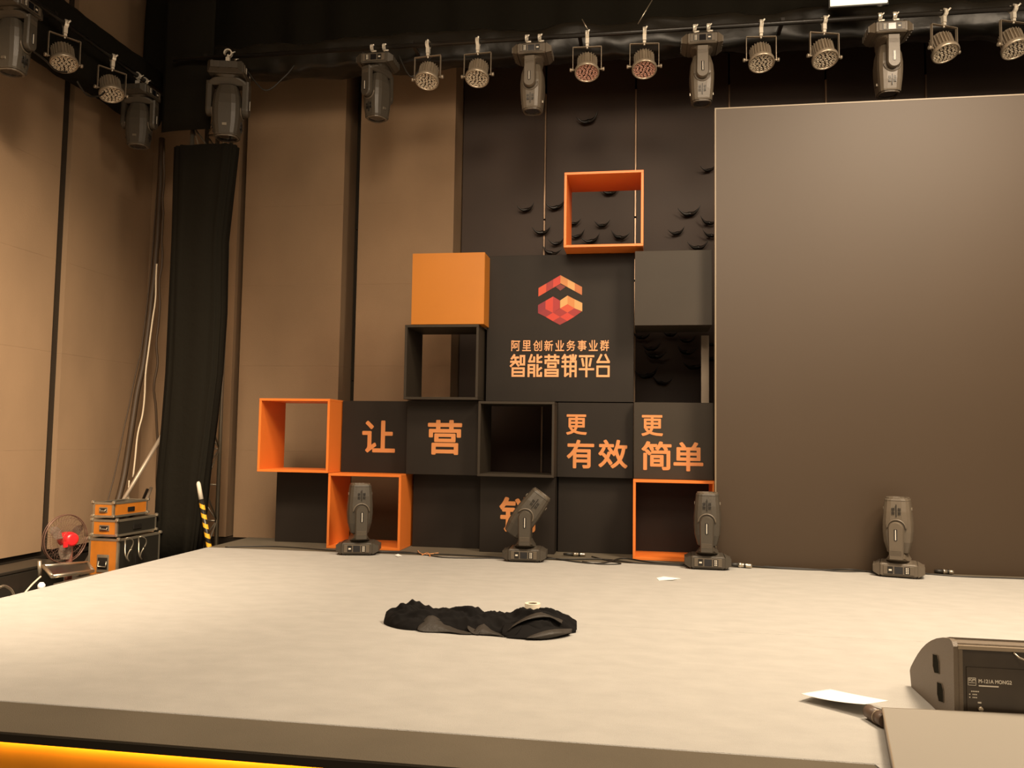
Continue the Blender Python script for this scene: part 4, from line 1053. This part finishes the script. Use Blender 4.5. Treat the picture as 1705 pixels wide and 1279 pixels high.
# two finger recesses in the cheek
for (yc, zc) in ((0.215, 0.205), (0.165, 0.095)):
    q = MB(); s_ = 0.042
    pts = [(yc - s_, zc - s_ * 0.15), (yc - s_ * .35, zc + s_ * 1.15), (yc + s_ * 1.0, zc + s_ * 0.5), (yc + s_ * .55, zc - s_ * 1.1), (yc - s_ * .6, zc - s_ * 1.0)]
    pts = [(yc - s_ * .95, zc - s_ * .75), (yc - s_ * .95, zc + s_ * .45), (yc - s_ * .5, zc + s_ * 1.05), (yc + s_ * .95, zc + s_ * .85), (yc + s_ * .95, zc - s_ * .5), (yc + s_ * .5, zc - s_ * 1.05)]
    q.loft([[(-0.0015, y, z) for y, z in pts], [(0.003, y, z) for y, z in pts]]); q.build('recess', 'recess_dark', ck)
    q = MB()
    for a, b in zip(pts, pts[1:] + pts[:1]): q.tube([(-0.002, a[0], a[1]), (-0.002, b[0], b[1])], 0.0012, 5)
    q.build('recess_rim', 'wedge', ck)
def text_obj(txt, x0, x1, z0, z1, y, m, parent, name, bold=0.0):
    me = glyph_mesh(txt, bold)
    xs = [v.co.x for v in me.vertices]; ys = [v.co.y for v in me.vertices]; zs = [v.co.z for v in me.vertices]
    sx = (x1 - x0) / (max(xs) - min(xs)); sz = (z1 - z0) / (max(ys) - min(ys)); mx_, my_, mz_ = min(xs), min(ys), min(zs); dz = max(zs) - mz_
    for v in me.vertices: v.co = (x0 + (v.co.x - mx_) * sx, y - (v.co.z - mz_) / dz * 0.001, z0 + (v.co.y - my_) * sz)
    me.materials.clear(); me.materials.append(M[m]); me.name = name
    for p in me.polygons: p.material_index = 0
    o = bpy.data.objects.new(name, me); COL.objects.link(o); o.parent = parent; return o
def wl_(p): return (p[0] - WX, p[2])
ta, tb = wl_((5.501, -4.600, 0.205)), wl_((5.630, -4.600, 0.190))
text_obj('M-121A MONG2', ta[0], tb[0], (ta[1] + tb[1]) / 2 - 0.008, (ta[1] + tb[1]) / 2 + 0.008, -0.0013, 'label', mon, 'lettering', 0.02)
zc_ = (ta[1] + tb[1]) / 2
simple(ta[0], ta[0] + (tb[0] - ta[0]) * 0.6, -0.003, -0.0012, zc_ - 0.022, zc_ - 0.017, 'underline', 'label', mon)
sa, sb = wl_((5.459, -4.600, 0.210)), wl_((5.491, -4.600, 0.178))
q = MB(); e_ = 0.0014
for (x0, x1, z0, z1) in ((sa[0], sb[0], sa[1] - e_, sa[1]), (sa[0], sb[0], sb[1], sb[1] + e_), (sa[0], sa[0] + e_, sb[1], sa[1]), (sb[0] - e_, sb[0], sb[1], sa[1])): q.box(x0, x1, -0.0028, -0.0012, z0, z1)
q.box(sa[0] + 0.004, sb[0] - 0.004, -0.0028, -0.0012, sb[1] + 0.010, sb[1] + 0.0118)
q.build('logo_frame', 'label', mon)
text_obj('SQM', sa[0] + 0.003, sb[0] - 0.003, sb[1] + 0.0155, sb[1] + 0.029, -0.0013, 'label', mon, 'logo_letters', 0.02)
for k, (w0, w1) in enumerate(((1619.5, 1629), (1616, 1629.5), (1616, 1629.5))):
    z_ = zc_ - 0.044 - k * 0.0125
    xa_ = sa[0] + (0.012 if k == 0 else 0.004)
    q = MB()
    for j in range(5):
        if k and j == 1: continue
        q.box(xa_ + j * 0.0065, xa_ + j * 0.0065 + 0.0045, -0.0026, -0.0012, z_ - 0.0022, z_ + 0.0022)
    q.build('small_print', 'label', mon)
q = MB(); kx = sa[0] + 0.045
q.disc_lathe([(0.010, 0.0), (0.009, 0.016)], Matrix.Translation((kx, 0.0, zc_ - 0.113)) @ Matrix.Rotation(PI / 2, 4, 'X'), 16); q.build('knob', 'silver', mon)
simple(kx - 0.008, kx + 0.006, -0.0026, -0.0012, zc_ - 0.092, zc_ - 0.086, 'small_print', 'label', mon)
q = MB(); ha = wl_((5.646, -4.600, 0.309))
q.tube([(ha[0] - 0.006, -0.001, ha[1] + 0.012), (ha[0] + 0.01, -0.012, ha[1] - 0.004), (ha[0] + 0.05, -0.014, ha[1] - 0.02), (ha[0] + 0.12, -0.012, ha[1] - 0.02)], 0.004, 6); q.build('handle', 'silver', mon)
# sloping front grille on the far side
q = MB(); q.loft([[(0.03, y + 0.002, z + 0.003) for y, z in prof[4:11]] + [(0.03, y, z - 0.004) for y, z in prof[10:3:-1]], [(WW - 0.03, y + 0.002, z + 0.003) for y, z in prof[4:11]] + [(WW - 0.03, y, z - 0.004) for y, z in prof[10:3:-1]]])
q.build('front_grille', 'under', mon)

# ---------------- low perforated cabinet in the corner of the picture
lb = thing('low_speaker', 'low flat cabinet with pale perforated metal top in the lower right corner', 'speaker', (5.10, -4.66, 0.0))
def lp_(p): return (p[0] - 5.10, p[1] + 4.66)
b0_, b1_, n0_ = lp_((5.100, -4.656, 0.080)), lp_((5.665, -4.624, 0.080)), lp_((4.955, -5.341, 0.080))
b1_ = (b0_[0] + (b1_[0] - b0_[0]) * 1.5, b0_[1] + (b1_[1] - b0_[1]) * 1.5)
n0_ = (b0_[0] + (n0_[0] - b0_[0]) * 1.25, b0_[1] + (n0_[1] - b0_[1]) * 1.25)
n1_ = (b1_[0] + 0.12, n0_[1])
base_ = [b0_, b1_, n1_, n0_]
cen = Vector((sum(p[0] for p in base_) / 4, sum(p[1] for p in base_) / 4, 0))
def insetp(k, z): return [Vector((p[0], p[1], 0)).lerp(cen, k) + Vector((0, 0, z)) for p in base_]
q = MB(); q.loft([insetp(0.012, 0.002), insetp(0.006, 0.068)]); q.build('cabinet', 'wedge', lb)
q = MB(); q.loft([insetp(0.004, 0.066), insetp(0.0, 0.07), insetp(0.0, 0.079), insetp(0.004, 0.081), insetp(0.012, 0.081)], cap=False); q.build('rim', 'grille_frame', lb)
q = MB(); q.loft([insetp(0.011, 0.072), insetp(0.011, 0.0805)]); q.build('perforated_top', 'grille', lb)
# short cylinder behind its corner
ca_, cb_ = Vector((5.074, -4.557, 0.035)), Vector((5.109, -4.682, 0.035))
dd = cb_ - ca_
t = thing('dark_cylinder', 'short dark brown cylinder lying at the corner of the low perforated cabinet', 'cylinder', (ca_.x, ca_.y, 0.0))
L0 = Vector((0, 0, 0.031))
q = MB(); q.tube([L0 - dd * 0.05, L0, L0 + dd * 0.55], [0.024, 0.029, 0.029], 20); q.build('barrel', 'leather', t)
q = MB(); q.tube([L0 + dd * 0.55, L0 + dd * 0.60], [0.031, 0.031], 20); q.build('ring', 'grille_frame', t)
q = MB(); q.tube([L0 + dd * 0.60, L0 + dd * 0.95], [0.029, 0.028], 20); q.build('end_barrel', 'leather', t)
